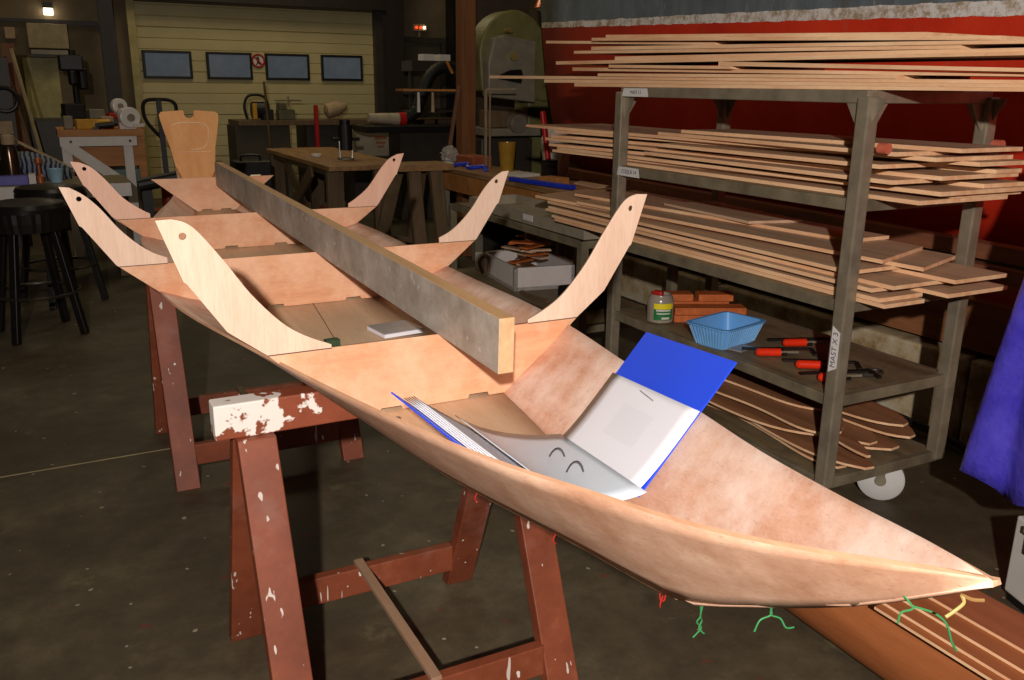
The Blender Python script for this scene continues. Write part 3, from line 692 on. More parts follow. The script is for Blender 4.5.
# paper labels with handwriting
def lab(y0, y1, z0, z1, txt, vertical=False):
    b = bm_new(); x = CX0 - 0.0155
    if vertical: add_prism(b, [(x, y0, z0 + 0.02), (x, y1, z0), (x, y1, z1), (x, y0, z1 - 0.02)], (-0.001, 0, 0))
    else: add_prism(b, [(x, y0, z0), (x, y1 + 0.01, z0), (x, y1, z1), (x, y0 + 0.01, z1)], (-0.001, 0, 0))
    o = obj('paper_label', b, M['label'], cart)
    c = Vector((x - 0.0012, (y0 + y1) / 2, (z0 + z1) / 2))
    # text faces -X, reads from far (left in view) to near
    rot = Matrix(((0, 0, -1, 0), (-1, 0, 0, 0), (0, 1, 0, 0), (0, 0, 0, 1)))
    if vertical: rot = rot @ Matrix.Rotation(PI / 2, 4, 'Z')
    text_obj('handwriting', txt, (z1 - z0) * 0.6 if not vertical else (y1 - y0) * 0.85, M['ink'], Matrix.Translation(c) @ rot, o)
lab(3.31, 3.50, 1.560, 1.596, 'MAST 13')
lab(3.345, 3.515, 1.202, 1.243, 'COQUE 14')
lab(2.108, 2.144, 0.63, 0.80, 'MAST X 3', True)

def plank(Ya, za, Yb, zb, Xa, Xb, wa, wb, th_, label, group, faces=None, name='plywood_strip', skew=0.0, clip=None):
    """long strip; near edge from (Xa, Ya, za) to (Xb, Yb, zb)"""
    b = bm_new(); N = 12; rows_b, rows_t = [], []
    tha, thb = th_ if isinstance(th_, tuple) else (th_, th_)
    for k in range(N + 1):
        t = k / N; th = tha + (thb - tha) * t; y = Ya + (Yb - Ya) * t; x = Xa + (Xb - Xa) * t; z = za + (zb - za) * t; w = wa + (wb - wa) * t
        if clip == 'round': w *= min(1, (t * 4) ** 0.5, ((1 - t) * 6) ** 0.5) * 0.98 + 0.02
        rows_b.append(((x, y - skew * 0, z), (x + w, y + skew * w, z))); rows_t.append(((x, y, z + th), (x + w, y + skew * w, z + th)))
    V = [[b.verts.new(Vector(p)) for p in r] for r in rows_b]; W = [[b.verts.new(Vector(p)) for p in r] for r in rows_t]
    for k in range(N):
        for q, mi in (((V[k][0], V[k + 1][0], V[k + 1][1], V[k][1]), 0), ((W[k][0], W[k][1], W[k + 1][1], W[k + 1][0]), 0), ((V[k][0], W[k][0], W[k + 1][0], V[k + 1][0]), 1), ((V[k][1], V[k + 1][1], W[k + 1][1], W[k][1]), 1)):
            f = b.faces.new(q); f.material_index = mi
    for k in (0, N):
        f = b.faces.new((V[k][0], V[k][1], W[k][1], W[k][0])); f.material_index = 1
    return tag(obj(name, b, [faces or M['ply_face'], M['ply_side']]), label, 'plywood strip', group)
ORD = ['bottommost', 'second from the bottom', 'third from the bottom', 'fourth from the bottom', 'fifth from the bottom', 'sixth from the bottom', 'seventh from the bottom', 'eighth from the bottom', 'ninth from the bottom', 'tenth from the bottom', 'eleventh from the bottom', 'twelfth from the bottom', 'thirteenth from the bottom', 'fourteenth from the bottom']
def ordn(i, n): return 'topmost' if i == n - 1 else ('second from the top' if i == n - 2 else ('third from the top' if i == n - 3 and n > 6 else ORD[i]))
# top pile: (far end, near end, height far, height near)
top = [(4.02, 1.30, 0.0, 0.0, 2.425), (4.34, 1.30, .016, .012, 2.43), (5.03, 1.42, .060, .022, 2.44), (3.81, 2.06, .064, .036, 2.428), (4.10, 1.32, .082, .047, 2.46),
       (3.72, 2.85, .098, .060, 2.43), (2.92, 1.30, .100, .066, 2.425), (4.22, 1.30, .122, .077, 2.43), (3.70, 1.30, .138, .092, 2.45), (4.05, 1.85, .152, .108, 2.435),
       (3.88, 1.30, .168, .122, 2.43), (4.40, 3.0, .172, .150, 2.47), (3.88, 1.72, .192, .140, 2.43), (3.77, 1.98, .206, .153, 2.44)]
zt = SHZ[4] + lip + 0.001
n = len(top); Hc = []
def stack_fix(lst, gap=0.0003):
    """rest each strip on those below it"""
    done = []; out = []
    T = lambda th: th if isinstance(th, tuple) else (th, th)
    for (ya, yb, za, zb, th, x) in lst:
        tilt = isinstance(th, tuple)
        for it in range(40):
            worst = 0.0; wf = 0.5
            for (pa, pb, pza, pzb, pt) in done:
                hi, lo = min(ya, pa), max(yb, pb)
                if hi <= lo: continue
                for yy in (hi, lo):
                    fr = (yy - ya) / (yb - ya); f_ = (yy - pa) / (pb - pa)
                    v = pza + (pzb - pza) * f_ + pt[0] + (pt[1] - pt[0]) * f_ + gap - (za + (zb - za) * fr)
                    if v > worst: worst, wf = v, fr
            if worst < 1e-6: break
            if tilt: k = worst / ((1 - wf) ** 2 + wf ** 2); za += k * (1 - wf); zb += k * wf
            else: za += worst; zb += worst
        done.append((ya, yb, za, zb, T(th))); out.append((ya, yb, za, zb, th, x))
    return out
lst = [(a, max(c, 1.45), zt, zt, (0.0165, 0.0098) if c < 1.6 else (0.0135, 0.0118), x + 0.042) for i, (a, c, h1, h2, x) in enumerate(top)]
for i, (ya, yb, za, zb, th, x) in enumerate(stack_fix(lst)):
    plank(ya, za, yb, zb, x, x + R.uniform(-.004, .012), R.uniform(0.35, 0.52), R.uniform(0.35, 0.52), th, 'long top-shelf plywood strip, %s of its pile' % ordn(i, n), 'plywood strips on the top shelf')
# second pile
z2 = SHZ[3] + lip + 0.001
sec = [(3.60, 1.93, 2.475, 2.50, .40, .45), (4.24, 1.93, 2.475, 2.66, .50, .40), (4.20, 1.90, 2.48, 2.56, .45, .50), (4.28, 1.92, 2.475, 2.80, .50, .28), (3.4, 2.02, 2.475, 2.47, .4, .2),
       (4.33, 1.95, 2.48, 2.62, .45, .45), (4.30, 1.94, 2.50, 2.88, .45, .24), (3.3, 2.10, 2.475, 2.50, .3, .4), (4.25, 1.92, 2.49, 2.76, .50, .36), (4.59, 1.98, 2.50, 2.62, .52, .45), (3.42, 2.06, 2.56, 2.52, .40, .45), (3.3, 1.95, 2.60, 2.70, .30, .36)]
lst = [(a, c, z2, z2, 0.0142, (x, xb, wa, wb)) for (a, c, x, xb, wa, wb) in sec]; n = len(lst)
for i, (ya, yb, za, zb, th, x) in enumerate(stack_fix(lst)):
    plank(ya, za, yb, zb, x[0], x[1], min(x[2], 3.02 - x[0]), min(x[3], 3.02 - x[1]), th - 0.0002, 'plywood strip on the second shelf down, %s of its pile' % ordn(i, n), 'plywood strips on the second shelf')
# third pile
z3 = SHZ[2] + lip + 0.001
thr = [(4.20, 1.99, 2.475, 2.475, .35, .2), (4.24, 2.02, 2.48, 2.48, .4, .22), (4.10, 1.92, 2.64, 2.70, .36, .32), (4.30, 2.05, 2.475, 2.475, .4, .2), (4.28, 2.0, 2.48, 2.52, .4, .3), (4.34, 1.93, 2.65, 2.74, .3, .29),
       (4.28, 2.15, 2.475, 2.475, .4, .3), (4.43, 2.03, 2.48, 2.70, .45, .32), (4.0, 2.14, 2.49, 2.62, .5, .38), (4.2, 2.45, 2.60, 2.80, .4, .23)]
lst = [(a, c, z3, z3, 0.0142, (x, xb, wa, wb)) for (a, c, x, xb, wa, wb) in thr]; n = len(lst)
for i, (ya, yb, za, zb, th, x) in enumerate(stack_fix(lst)):
    plank(ya, za, yb, zb, x[0], x[1], min(x[2], 3.02 - x[0]), min(x[3], 3.02 - x[1]), th - 0.0002, 'broad plywood strip on the third shelf down, %s of its pile' % ordn(i, n), 'plywood strips on the third shelf', skew=0.35 if i in (7, 8) else 0.0)
b = bm_new(); zz = z3 + 0.150; add_prism(b, [(2.72, 3.55, zz), (2.70, 2.92, zz - 0.004), (2.95, 2.86, zz - 0.004), (3.0, 3.5, zz)], (0, 0, 0.012))
tag(obj('plywood_offcut', b, [M['ply_face']]), 'short rectangular plywood offcut lying on the third shelf pile', 'plywood offcut')
# curved offcuts on the bottom shelf
z0 = SHZ[0] + lip + 0.001
def offcut(poly, z, th, tx, ty, label):
    b = bm_new(); cx = sum(p[0] for p in poly) / len(poly); cy = sum(p[1] for p in poly) / len(poly)
    P = [(x, y, z + tx * (x - cx) + ty * (y - cy)) for x, y in poly]
    A = [b.verts.new(p) for p in P]; B_ = [b.verts.new((p[0], p[1], p[2] + th)) for p in P]
    b.faces.new(A[::-1]); b.faces.new(B_)
    for i in range(len(A)):
        j = (i + 1) % len(A); f = b.faces.new((A[i], A[j], B_[j], B_[i])); f.material_index = 1
    return tag(obj('curved_offcut', b, [M['scrap_face'], M['ply_side']]), label, 'plywood offcut', 'curved offcuts on the bottom shelf')
def banana(c, L, w, bend, ang, n=18):
    a, bb = [], []
    for k in range(n + 1):
        t = k / n * 2 - 1; x = bend * (1 - t * t); hw = w * 0.68 * (1 - abs(t) ** 5 * 0.8)
        a.append((x - hw, t * L / 2)); bb.append((x + hw, t * L / 2))
    pts = a + bb[::-1]; ca, sa = math.cos(ang), math.sin(ang)
    return [(c[0] + ca * x - sa * y, c[1] + sa * x + ca * y) for x, y in pts]
offs = [((2.68, 2.75), 1.10, 0.22, 0.05, 0.05), ((2.60, 2.62), 0.95, 0.16, 0.06, -0.10), ((2.80, 2.66), 1.0, 0.20, -0.05, 0.12), ((2.66, 2.55), 1.0, 0.15, -0.04, -0.14), ((2.72, 2.72), 1.05, 0.18, 0.06, 0.10), ((2.88, 2.50), 0.70, 0.15, 0.05, 0.18), ((2.62, 2.78), 0.95, 0.17, -0.05, 0.0), ((2.70, 2.46), 0.85, 0.06, 0.0, -0.30), ((2.84, 2.58), 0.80, 0.16, 0.05, 0.26), ((2.58, 2.60), 0.75, 0.20, 0.07, 0.03), ((2.70, 2.85), 0.9, 0.2, 0.05, 0.12)]
names = ['lowest on the bottom shelf', 'second lowest on the bottom shelf', 'third lowest on the bottom shelf', 'fourth lowest on the bottom shelf', 'middle of the bottom shelf pile', 'short one above the middle of the bottom shelf pile', 'fifth from the top on the bottom shelf', 'fourth from the top on the bottom shelf', 'third from the top on the bottom shelf', 'second from the top on the bottom shelf', 'topmost on the bottom shelf']
for i, (c, L, w, bend, ang) in enumerate(offs):
    offcut(banana(c, L, w, bend, ang), z0 + i * 0.0125, 0.0095, 0.0, 0.0, ('straight brown plywood offcut, ' if i == 7 else 'curved brown plywood offcut, ') + names[i])
# things on the tool shelf
zt = SHZ[1] + lip + 0.0005
t = thing('plastic_basket', (2.555, 2.85, zt), 'light blue ribbed plastic basket on the tool shelf', 'basket')
b = bm_new()
def rect(w, l, z, r=0.03, n=5):
    pts = []
    for sx, sy, a0 in ((1, 1, 0), (-1, 1, PI / 2), (-1, -1, PI), (1, -1, 1.5 * PI)):
        for k in range(n): a = a0 + PI / 2 * k / (n - 1); pts.append((sx * (w / 2 - r) + r * math.cos(a), sy * (l / 2 - r) + r * math.sin(a), z))
    ca, sa = math.cos(0.24), math.sin(0.24)
    return [b.verts.new((2.555 + ca * x - sa * y, 2.85 + sa * x + ca * y, zt + z_)) for x, y, z_ in pts]
loops = [rect(0.23, 0.15, 0.0), rect(0.28, 0.20, 0.088), rect(0.305, 0.225, 0.09), rect(0.305, 0.225, 0.096), rect(0.276, 0.196, 0.096), rect(0.226, 0.146, 0.004)]
b.faces.new(loops[0][::-1]); b.faces.new(loops[-1])
for i in range(5):
    A, B_ = loops[i], loops[i + 1]
    for k in range(len(A)): j = (k + 1) % len(A); b.faces.new((A[k], A[j], B_[j], B_[k]))
obj('body', b, M['basket'], t, smooth=True)
b = bm_new(); ca, sa = math.cos(0.24), math.sin(0.24)
def loc(x, y, z): return (2.555 + ca * x - sa * y, 2.85 + sa * x + ca * y, zt + z)
for k in range(17):
    x = -0.105 + 0.21 * k / 16
    for s in (-1, 1): add_cyl(b, loc(x, s * 0.0755, 0.004), loc(x * 1.22, s * 0.1005, 0.086), 0.0028, seg=6)
for k in range(11):
    y = -0.062 + 0.124 * k / 10
    for s in (-1, 1): add_cyl(b, loc(s * 0.1155, y, 0.004), loc(s * 0.1405, y * 1.3, 0.086), 0.0028, seg=6)
obj('ribs', b, plain('basket_rib', S(140, 194, 240), 0.35), t)
t = thing('plastic_jar', (2.515, 3.265, zt), 'cloudy plastic jar with yellow and green label on the tool shelf', 'jar')
jc = Vector((2.515, 3.265, zt)); b = bm_new(); add_lathe(b, jc, [(0.05, 0), (0.062, 0.006), (0.062, 0.105), (0.055, 0.122), (0.05, 0.13), (0.05, 0.134), (0.044, 0.134), (0.044, 0.125), (0.04, 0.12)], 28); obj('body', b, M['jar'], t, smooth=True)
def wrap(z0_, z1_, a0, a1, r, m, nm):
    b = bm_new(); rows = [[(jc.x + r * math.cos(a0 + (a1 - a0) * k / 10), jc.y + r * math.sin(a0 + (a1 - a0) * k / 10), jc.z + zz) for k in range(11)] for zz in (z0_, z1_)]
    add_grid(b, rows); return obj(nm, b, m, t, solid=0.001, soff=0)
a0, a1 = math.radians(205), math.radians(292)
lb = wrap(0.02, 0.098, a0, a1, 0.0632, M['green'], 'paper_label')
wrap(0.072, 0.098, a0, a1, 0.0638, M['yellow'], 'yellow_band'); wrap(0.024, 0.034, math.radians(240), math.radians(275), 0.0638, M['white'], 'barcode_patch')
wrap(0.062, 0.07, math.radians(215), math.radians(280), 0.0638, M['white'], 'text_band'); wrap(0.048, 0.054, math.radians(218), math.radians(278), 0.0638, M['white'], 'text_band')
b = bm_new(); add_box(b, jc + Vector((-0.01, 0.01, 0.135)), (0.035, 0.05, 0.025), 0.5); tag(obj('rag', b, M['red'], bevel=0.008), 'red cap resting in the top of the plastic jar', 'cap')
for i, (x, y, zz, L, w, lb) in enumerate([(2.70, 3.195, 0, .27, .09, 'front lower'), (2.735, 3.180, .0355, .34, .09, 'front upper overhanging'), (2.74, 3.325, 0, .40, .09, 'back bottom'), (2.73, 3.325, .0355, .38, .085, 'back middle'), (2.655, 3.36, .071, .19, .085, 'back top left'), (2.84, 3.27, .071, .17, .085, 'back top right')]):
    b = bm_new(); add_box(b, (x, y, zt + zz + 0.0175), (L, w, 0.034), -0.44); tag(obj('wood_billet', b, M['redwood'], bevel=0.003), '%s orange brown wood billet of the stack behind the jar' % lb, 'wood billet', 'wood billets on the tool shelf')
def clamp(x, y, rz, label):
    t = thing('bar_clamp', (x, y, zt), label, 'clamp', 'bar clamps on the tool shelf')
    m = Matrix.Translation((x, y, zt)) @ Matrix.Rotation(rz, 4, 'Z')
    f = lambda a, c, d_: m @ Vector((a, c, d_))
    b = bm_new(); add_cyl(b, f(0, -0.045, 0.02), f(0, 0.045, 0.02), 0.017, seg=12); add_lathe(b, f(0, 0.045, 0.02), [(0.017, 0), (0.012, 0.008), (0.004, 0.012)], 12, m.to_3x3() @ Vector((0, 1, 0))); obj('handle', b, M['orange'], t, smooth=True)
    b = bm_new(); add_cyl(b, f(0, -0.045, 0.02), f(0, -0.12, 0.02), 0.006, seg=8); obj('screw', b, M['steel'], t)
    b = bm_new(); add_bar(b, f(0.08, -0.20, 0.012), f(0.08, 0.09, 0.012), 0.018, 0.008); add_bar(b, f(0.08, -0.20, 0.012), f(-0.01, -0.19, 0.012), 0.016, 0.008); add_bar(b, f(0.08, -0.06, 0.014), f(-0.012, -0.062, 0.014), 0.02, 0.012); obj('bar', b, M['black'], t)
clamp(2.575, 2.60, 1.1, 'left red-handled clamp nearest the blue basket')
clamp(2.78, 2.66, 1.2, 'red-handled clamp at the back of the clamp heap')
clamp(2.60, 2.40, 1.0, 'middle red-handled clamp in the clamp heap')
clamp(2.56, 2.25, 1.25, 'right red-handled clamp beside the front trolley post')
b = bm_new(); add_tube(b, [(2.77 + 0.05 * math.cos(a), 2.25 + 0.032 * math.sin(a), zt + 0.008) for a in [2 * PI * k / 24 for k in range(24)]], 0.007, 8, True); tag(obj('iron_ring', b, M['grey_dk'], smooth=True), 'dark iron ring lying by the front post of the trolley', 'ring')
b = bm_new(); add_box(b, (2.54, 2.76, zt + 0.004), (0.10, 0.11, 0.006), 0.3); tag(obj('plastic_sheet', b, plain('grey_plastic', S(142, 136, 140), 0.3)), 'small grey plastic sheet in front of the blue basket', 'sheet')

# ------------------------------------------------------------------ second rack beyond the trolley
rx0, rx1, ry0, ry1 = 2.50, 3.15, 3.95, 5.70
rack = thing('steel_rack', ((rx0 + rx1) / 2, (ry0 + ry1) / 2, 0), 'low steel rack beyond the trolley holding a foam box of scraps', 'rack')
for x in (rx0 + .02, rx1 - .02):
    for y in (ry0 + .02, ry1 - .02):
        b = bm_new(); add_box(b, (x, y, 0.40), (0.045, 0.045, 0.80)); obj('post', b, M['steel_dark'], rack)
for zb, nm in ((0.30, 0), (0.77, 1)):
    b = bm_new()
    add_box(b, (rx0 + .016, (ry0 + ry1) / 2, zb + .02), (.03, ry1 - ry0, .04)); add_box(b, (rx1 - .016, (ry0 + ry1) / 2, zb + .02), (.03, ry1 - ry0, .04)); add_box(b, ((rx0 + rx1) / 2, ry0 + .016, zb + .02), (rx1 - rx0, .03, .04)); add_box(b, ((rx0 + rx1) / 2, ry1 - .016, zb + .02), (rx1 - rx0, .03, .04)); obj('shelf_rail', b, M['steel_dark'], rack)
    b = bm_new(); add_box(b, ((rx0 + rx1) / 2, (ry0 + ry1) / 2, zb + .034), (rx1 - rx0 - .03, ry1 - ry0 - .03, .012)); obj('shelf_board', b, M['shelf'], rack)
zs_ = 0.3405
t = thing('foam_box', (2.82, 5.15, zs_), 'white foam box full of wood scraps on the low rack', 'box')
m = Matrix.Translation((2.83, 5.15, zs_)) @ Matrix.Rotation(-0.12, 4, 'Z')
b = bm_new(); L, W_, H_ = 0.62, 0.42, 0.15
for c, s in (((0, 0, .012), (W_, L, .024)), ((-W_ / 2 + .012, 0, H_ / 2), (.024, L, H_)), ((W_ / 2 - .012, 0, H_ / 2), (.024, L, H_)), ((0, -L / 2 + .012, H_ / 2), (W_, .024, H_)), ((0, L / 2 - .012, H_ / 2), (W_, .024, H_))):
    for v in add_box(b, c, s): v.co = m @ v.co
obj('tub', b, M['foam'], t)
for i in range(20):
    b = bm_new(); a = R.uniform(0, PI)
    c = m @ Vector((R.uniform(-.07, .07), R.uniform(-.15, .15), 0.05 + i * 0.0122)); s = Vector((math.cos(a), math.sin(a), R.uniform(-.05, .05))) * R.uniform(.08, .14)
    add_bar(b, c - s, c + s, R.uniform(.03, .07), .011); tag(obj('wood_scrap', b, R.choice([M['ply_face'], M['wood_or'], M['redwood'], M['ply_face2']])), 'small wood scrap heaped in the white foam box', 'wood scrap', 'wood scraps in the foam box')
b = bm_new(); add_box(b, (2.80, 5.60, zs_ + .06), (.26, .08, .12), .1); tag(obj('foam_offcut', b, M['foam'], bevel=0.006), 'white foam block behind the box of scraps', 'foam block')
b = bm_new(); add_tube(b, smooth_pts([(2.615, 5.39, zs_ + .02), (2.585, 5.38, zs_ + .10), (2.60, 5.33, zs_ + .15), (2.60, 5.26, zs_ + .13), (2.585, 5.25, zs_ + .04)], 6), 0.012, 8); tag(obj('pipe_fitting', b, plain('rusty_fitting', S(110, 76, 56)), smooth=True), 'rusty bent pipe fitting hanging on the foam box', 'pipe')
zs_ = 0.8105
t = thing('metal_tray', (2.72, 4.75, zs_), 'long grey metal tray on top of the low rack', 'tray')
b = bm_new()
for c, s in (((2.72, 4.72, zs_ + .004), (.36, 1.45, .008)), ((2.545, 4.72, zs_ + .035), (.012, 1.45, .07)), ((2.895, 4.72, zs_ + .035), (.012, 1.45, .07)), ((2.72, 4.0, zs_ + .035), (.36, .012, .07)), ((2.72, 5.44, zs_ + .035), (.36, .012, .07))): add_box(b, c, s)
obj('body', b, M['tray'], t)
for i, (y, w) in enumerate(((5.15, .10), (4.62, .12))):
    b = bm_new(); add_box(b, (2.538, y, zs_ + .037), (.002, w, .035)); obj('label_patch', b, M['label'], t)
b = bm_new(); add_box(b, (2.72, 4.12, zs_ + .031), (.2, .09, .045), .1); tag(obj('paint_tin', b, M['wood_or'], bevel=0.01), 'orange brown block at the near end of the grey tray', 'block')
b = bm_new(); add_bar(b, (2.60, 4.80, .352), (2.62, 4.50, .352), .022, .02); tag(obj('scrap_batten', b, M['wood_dk']), 'thin dark batten lying beside the foam box', 'batten')
b = bm_new(); add_box(b, (2.80, 4.35, .40), (.28, .22, .115)); tag(obj('black_crate', b, M['black'], bevel=0.01), 'black crate on the low rack behind the front mould', 'crate')

# ------------------------------------------------------------------ right-hand bench with clutter
bx0, bx1, by0, by1, bz = 3.2, 3.66, 5.30, 7.62, 0.90
bench = thing('work_bench', ((bx0 + bx1) / 2, (by0 + by1) / 2, 0), 'wooden work bench with orange end board left of the ship hull', 'bench')
b = bm_new(); add_box(b, ((bx0 + bx1) / 2, (by0 + by1) / 2, bz - .02), (bx1 - bx0, by1 - by0, .04)); obj('top', b, M['wood'], bench, bevel=.004)
b = bm_new(); add_box(b, (bx0 + .02, (by0 + by1) / 2, bz - .12), (.03, by1 - by0 - .02, .15)); obj('apron', b, M['wood_or'], bench)
b = bm_new(); add_box(b, ((bx0 + bx1) / 2, by1 - .02, bz - .13), (bx1 - bx0, .04, .2)); obj('end_board', b, M['wood'], bench)
for x in (bx0 + .06, bx1 - .06):
    for y in (by0 + .06, by1 - .08):
        b = bm_new(); add_box(b, (x, y, .43), (.08, .08, .86)); obj('leg', b, M['wood_dk'] if y < 7 else M['grey'], bench)
b = bm_new(); add_bar(b, (3.17, 6.05, bz + .02), (3.30, 5.35, bz + .02), .05, .03); tag(obj('blue_batten', b, M['blue'], bevel=0.004), 'bright blue batten lying along the bench edge', 'batten')
t = thing('plastic_beaker', (3.50, 6.75, bz), 'tall amber plastic beaker standing on the wooden bench', 'beaker')
b = bm_new(); add_lathe(b, (3.50, 6.75, bz), [(.055, 0), (.075, .24), (.079, .245), (.072, .245), (.052, .006)], 24); obj('cup', b, M['amber'], t, smooth=True)
t = thing('tool_strap', (3.32, 7.05, bz), 'crumpled blue strap on the wooden bench', 'strap'); b = bm_new()
add_tube(b, smooth_pts([(3.25, 7.3, bz + .02), (3.32, 7.15, bz + .04), (3.28, 7.05, bz + .018), (3.38, 6.95, bz + .03), (3.33, 6.82, bz + .018)], 6), .018, 8); obj('webbing', b, M['blue'], t, smooth=True)
b = bm_new(); add_box(b, (3.238, 7.40, bz + .02), (.05, .12, .038), .1); tag(obj('white_card_box', b, M['white'], bevel=.003), 'small white card box at the bench front edge', 'box')
b = bm_new(); add_box(b, (3.45, 6.42, bz + .012), (.20, .26, .022), .2); tag(obj('paper_pile', b, M['white']), 'white paper pile on the bench by the beaker', 'papers')
b = bm_new(); add_box(b, (3.45, 7.30, bz + .05), (.2, .3, .1), .1); tag(obj('red_toolbox', b, plain('rust_box', S(150, 76, 44)), bevel=.01), 'rust red tool box at the back of the bench', 'tool box')
t = thing('clear_bag', (3.36, 7.47, bz), 'crumpled clear plastic bag at the far bench end', 'bag'); b = bm_new()
bmesh.ops.create_icosphere(b, subdivisions=3, radius=.075, matrix=Matrix.Translation((3.32, 7.54, bz + .095)))
for v in b.verts: v.co += Vector((R.uniform(-.018, .018), R.uniform(-.018, .018), R.uniform(-.018, .012)))
obj('film', b, plain('crinkled_film', S(168, 160, 150), .15), t)
b = bm_new(); add_box(b, (3.36, 5.72, bz + .03), (.12, .2, .055), .2); tag(obj('yellow_block', b, M['wood_or'], bevel=.004), 'orange wood block near the blue batten', 'block')
b = bm_new(); add_prism(b, [(3.52, 5.70, bz + .002), (3.63, 5.78, bz + .002), (3.64, 5.40, bz + .002), (3.50, 5.36, bz + .002)], (0, 0, .012)); tag(obj('bench_offcut', b, M['ply_face']), 'plywood offcut lying at the back of the bench', 'plywood offcut')
# white fabric bag and red brush at the near bench end
t = thing('sand_bag', (3.62, 5.5, bz), 'white paper sack on the bench against the ship hull', 'sack'); b = bm_new()
add_lathe(b, (3.60, 6.12, bz + .0), [(.07, 0), (.10, .05), (.10, .20), (.12, .30), (.07, .38), (.03, .40)], 14)
for v in b.verts: v.co += Vector((R.uniform(-.015, .015), R.uniform(-.015, .015), R.uniform(0, .012)))
obj('paper', b, plain('sack_paper', S(190, 178, 164)), t, smooth=True)
t = thing('hand_brush', (3.42, 5.95, bz), 'black brush with red handle standing on the bench', 'brush'); b = bm_new(); add_bar(b, (3.44, 5.95, bz + .16), (3.41, 6.0, bz + .52), .05, .03); obj('handle', b, M['red'], t, bevel=.01)
b = bm_new(); add_box(b, (3.445, 5.94, bz + .08), (.09, .09, .16)); obj('bristles', b, M['black'], t)

# ------------------------------------------------------------------ band saw with timber post
bs = thing('band_saw', (4.0, 8.0, 0), 'tall grey-green band saw beside the red ship hull', 'band saw')
b = bm_new(); poly = []
for k in range(33): a = PI * k / 32; poly.append((4.02 + .37 * math.cos(a), 7.75, 1.86 + .42 * math.sin(a)))
poly += [(3.68, 7.75, 1.55), (4.42, 7.75, 1.45)]
add_prism(b, poly, (0, .28, 0)); obj('wheel_cover', b, M['green_grey'], bs, bevel=.02)
b = bm_new(); add_prism(b, [(3.68, 7.62, 1.50), (3.68, 7.62, 1.80), (3.74, 7.62, 2.02), (3.84, 7.62, 2.05), (4.18, 7.62, 2.0), (4.18, 7.62, 1.45)], (0, .13, 0)); obj('guard', b, M['grey'], bs, bevel=.015)
b = bm_new(); add_cyl(b, (3.93, 7.62, 1.86), (3.93, 7.58, 1.86), .035); add_cyl(b, (3.91, 7.62, 2.09), (3.91, 7.74, 2.09), .022); obj('knob', b, plain('brass_knob', S(160, 140, 80), .4, .3), bs)
b = bm_new(); add_prism(b, [(3.78, 7.615, 1.66), (3.80, 7.615, 1.70), (3.90, 7.615, 1.74), (4.02, 7.615, 1.75), (4.04, 7.615, 1.70), (4.02, 7.615, 1.62)], (0, .02, 0)); obj('slot', b, M['black'], bs)
b = bm_new(); add_prism(b, [(4.20, 7.8, .0), (4.20, 7.8, 1.5), (4.32, 7.8, 1.8), (4.55, 7.8, 1.7), (4.62, 7.8, 1.2), (4.66, 7.8, 0)], (0, .3, 0)); obj('column', b, M['green_grey'], bs, bevel=.02)
b = bm_new(); add_box(b, (3.98, 7.85, 1.18), (.62, .55, .07)); obj('table', b, M['grey'], bs, bevel=.006)
b = bm_new(); add_box(b, (3.95, 7.95, .56), (.56, .40, 1.12)); obj('base', b, M['grey_dk'], bs, bevel=.02)
b = bm_new(); add_cyl(b, (3.95, 7.52, 1.26), (3.95, 7.62, 1.26), .085, seg=24); add_cyl(b, (3.95, 7.50, 1.26), (3.95, 7.52, 1.26), .07, seg=24); obj('motor_cap', b, plain('dull_aluminium', S(150, 138, 122), .4, .4), bs)
b = bm_new(); add_box(b, (3.90, 7.74, 1.30), (.42, .20, .16)); obj('fence', b, M['wood_dk'], bs, bevel=.01)
b = bm_new(); add_box(b, (3.605, 7.80, 1.27), (.14, .14, 2.54)); tag(obj('timber_post', b, ply('dark_red_timber', S(110, 68, 38), S(136, 88, 52), 'z', 3), bevel=.004), 'upright brown timber post left of the band saw', 'post')
b = bm_new(); add_box(b, (4.42, 8.85, 1.35), (.80, .05, 2.7)); tag(obj('dark_backboard', b, plain('dark_board', S(66, 52, 40))), 'dark brown board standing upright behind the band saw', 'board')
t = thing('pendant_lamp', (4.33, 7.4, 2.25), 'copper coloured pendant lamp shade hanging above the band saw', 'lamp')
b = bm_new(); add_lathe(b, (4.33, 7.4, 2.27), [(.20, 0), (.21, .01), (.17, .10), (.07, .16), (.03, .20), (.025, .20), (.06, .155), (.16, .095), (.195, .005)], 28); obj('shade', b, M['copper'], t, smooth=True)
b = bm_new(); add_lathe(b, (4.33, 7.4, 2.255), [(.02, 0), (.17, .004), (.19, .016), (.02, .02)], 24); obj('diffuser', b, plain('pale_diffuser', S(190, 196, 150), .4), t, smooth=True)
b = bm_new(); add_cyl(b, (4.33, 7.4, 2.46), (4.33, 7.4, 5.0), .008, seg=6); obj('cord', b, M['black'], t)
b = bm_new(); add_bar(b, (3.68, 6.95, 1.575), (3.42, 7.0, 1.57), .02, .012); add_box(b, (3.42, 7.0, 1.238), (.02, .02, .67)); add_box(b, (3.47, 7.02, 1.236), (.012, .012, .66)); tag(obj('angle_frame', b, plain('pale_angle', S(150, 128, 100))), 'thin pale angle frame standing behind the bench', 'frame')
b = bm_new(); add_bar(b, (3.20, 7.69, 0.0), (3.47, 7.66, 1.60), .035, .025); tag(obj('leaning_pole', b, plain('brown_pole', S(116, 74, 50))), 'brown wooden pole leaning up against the bench end', 'pole')
b = bm_new(); add_box(b, (3.62, 8.55, 1.55), (.78, .22, .02)); o = thing('bracket_shelf', (3.50, 8.6, 1.5), 'small shelf of orange wood with hanging tools left of the post', 'shelf'); obj('board', b, M['wood_or'], o)
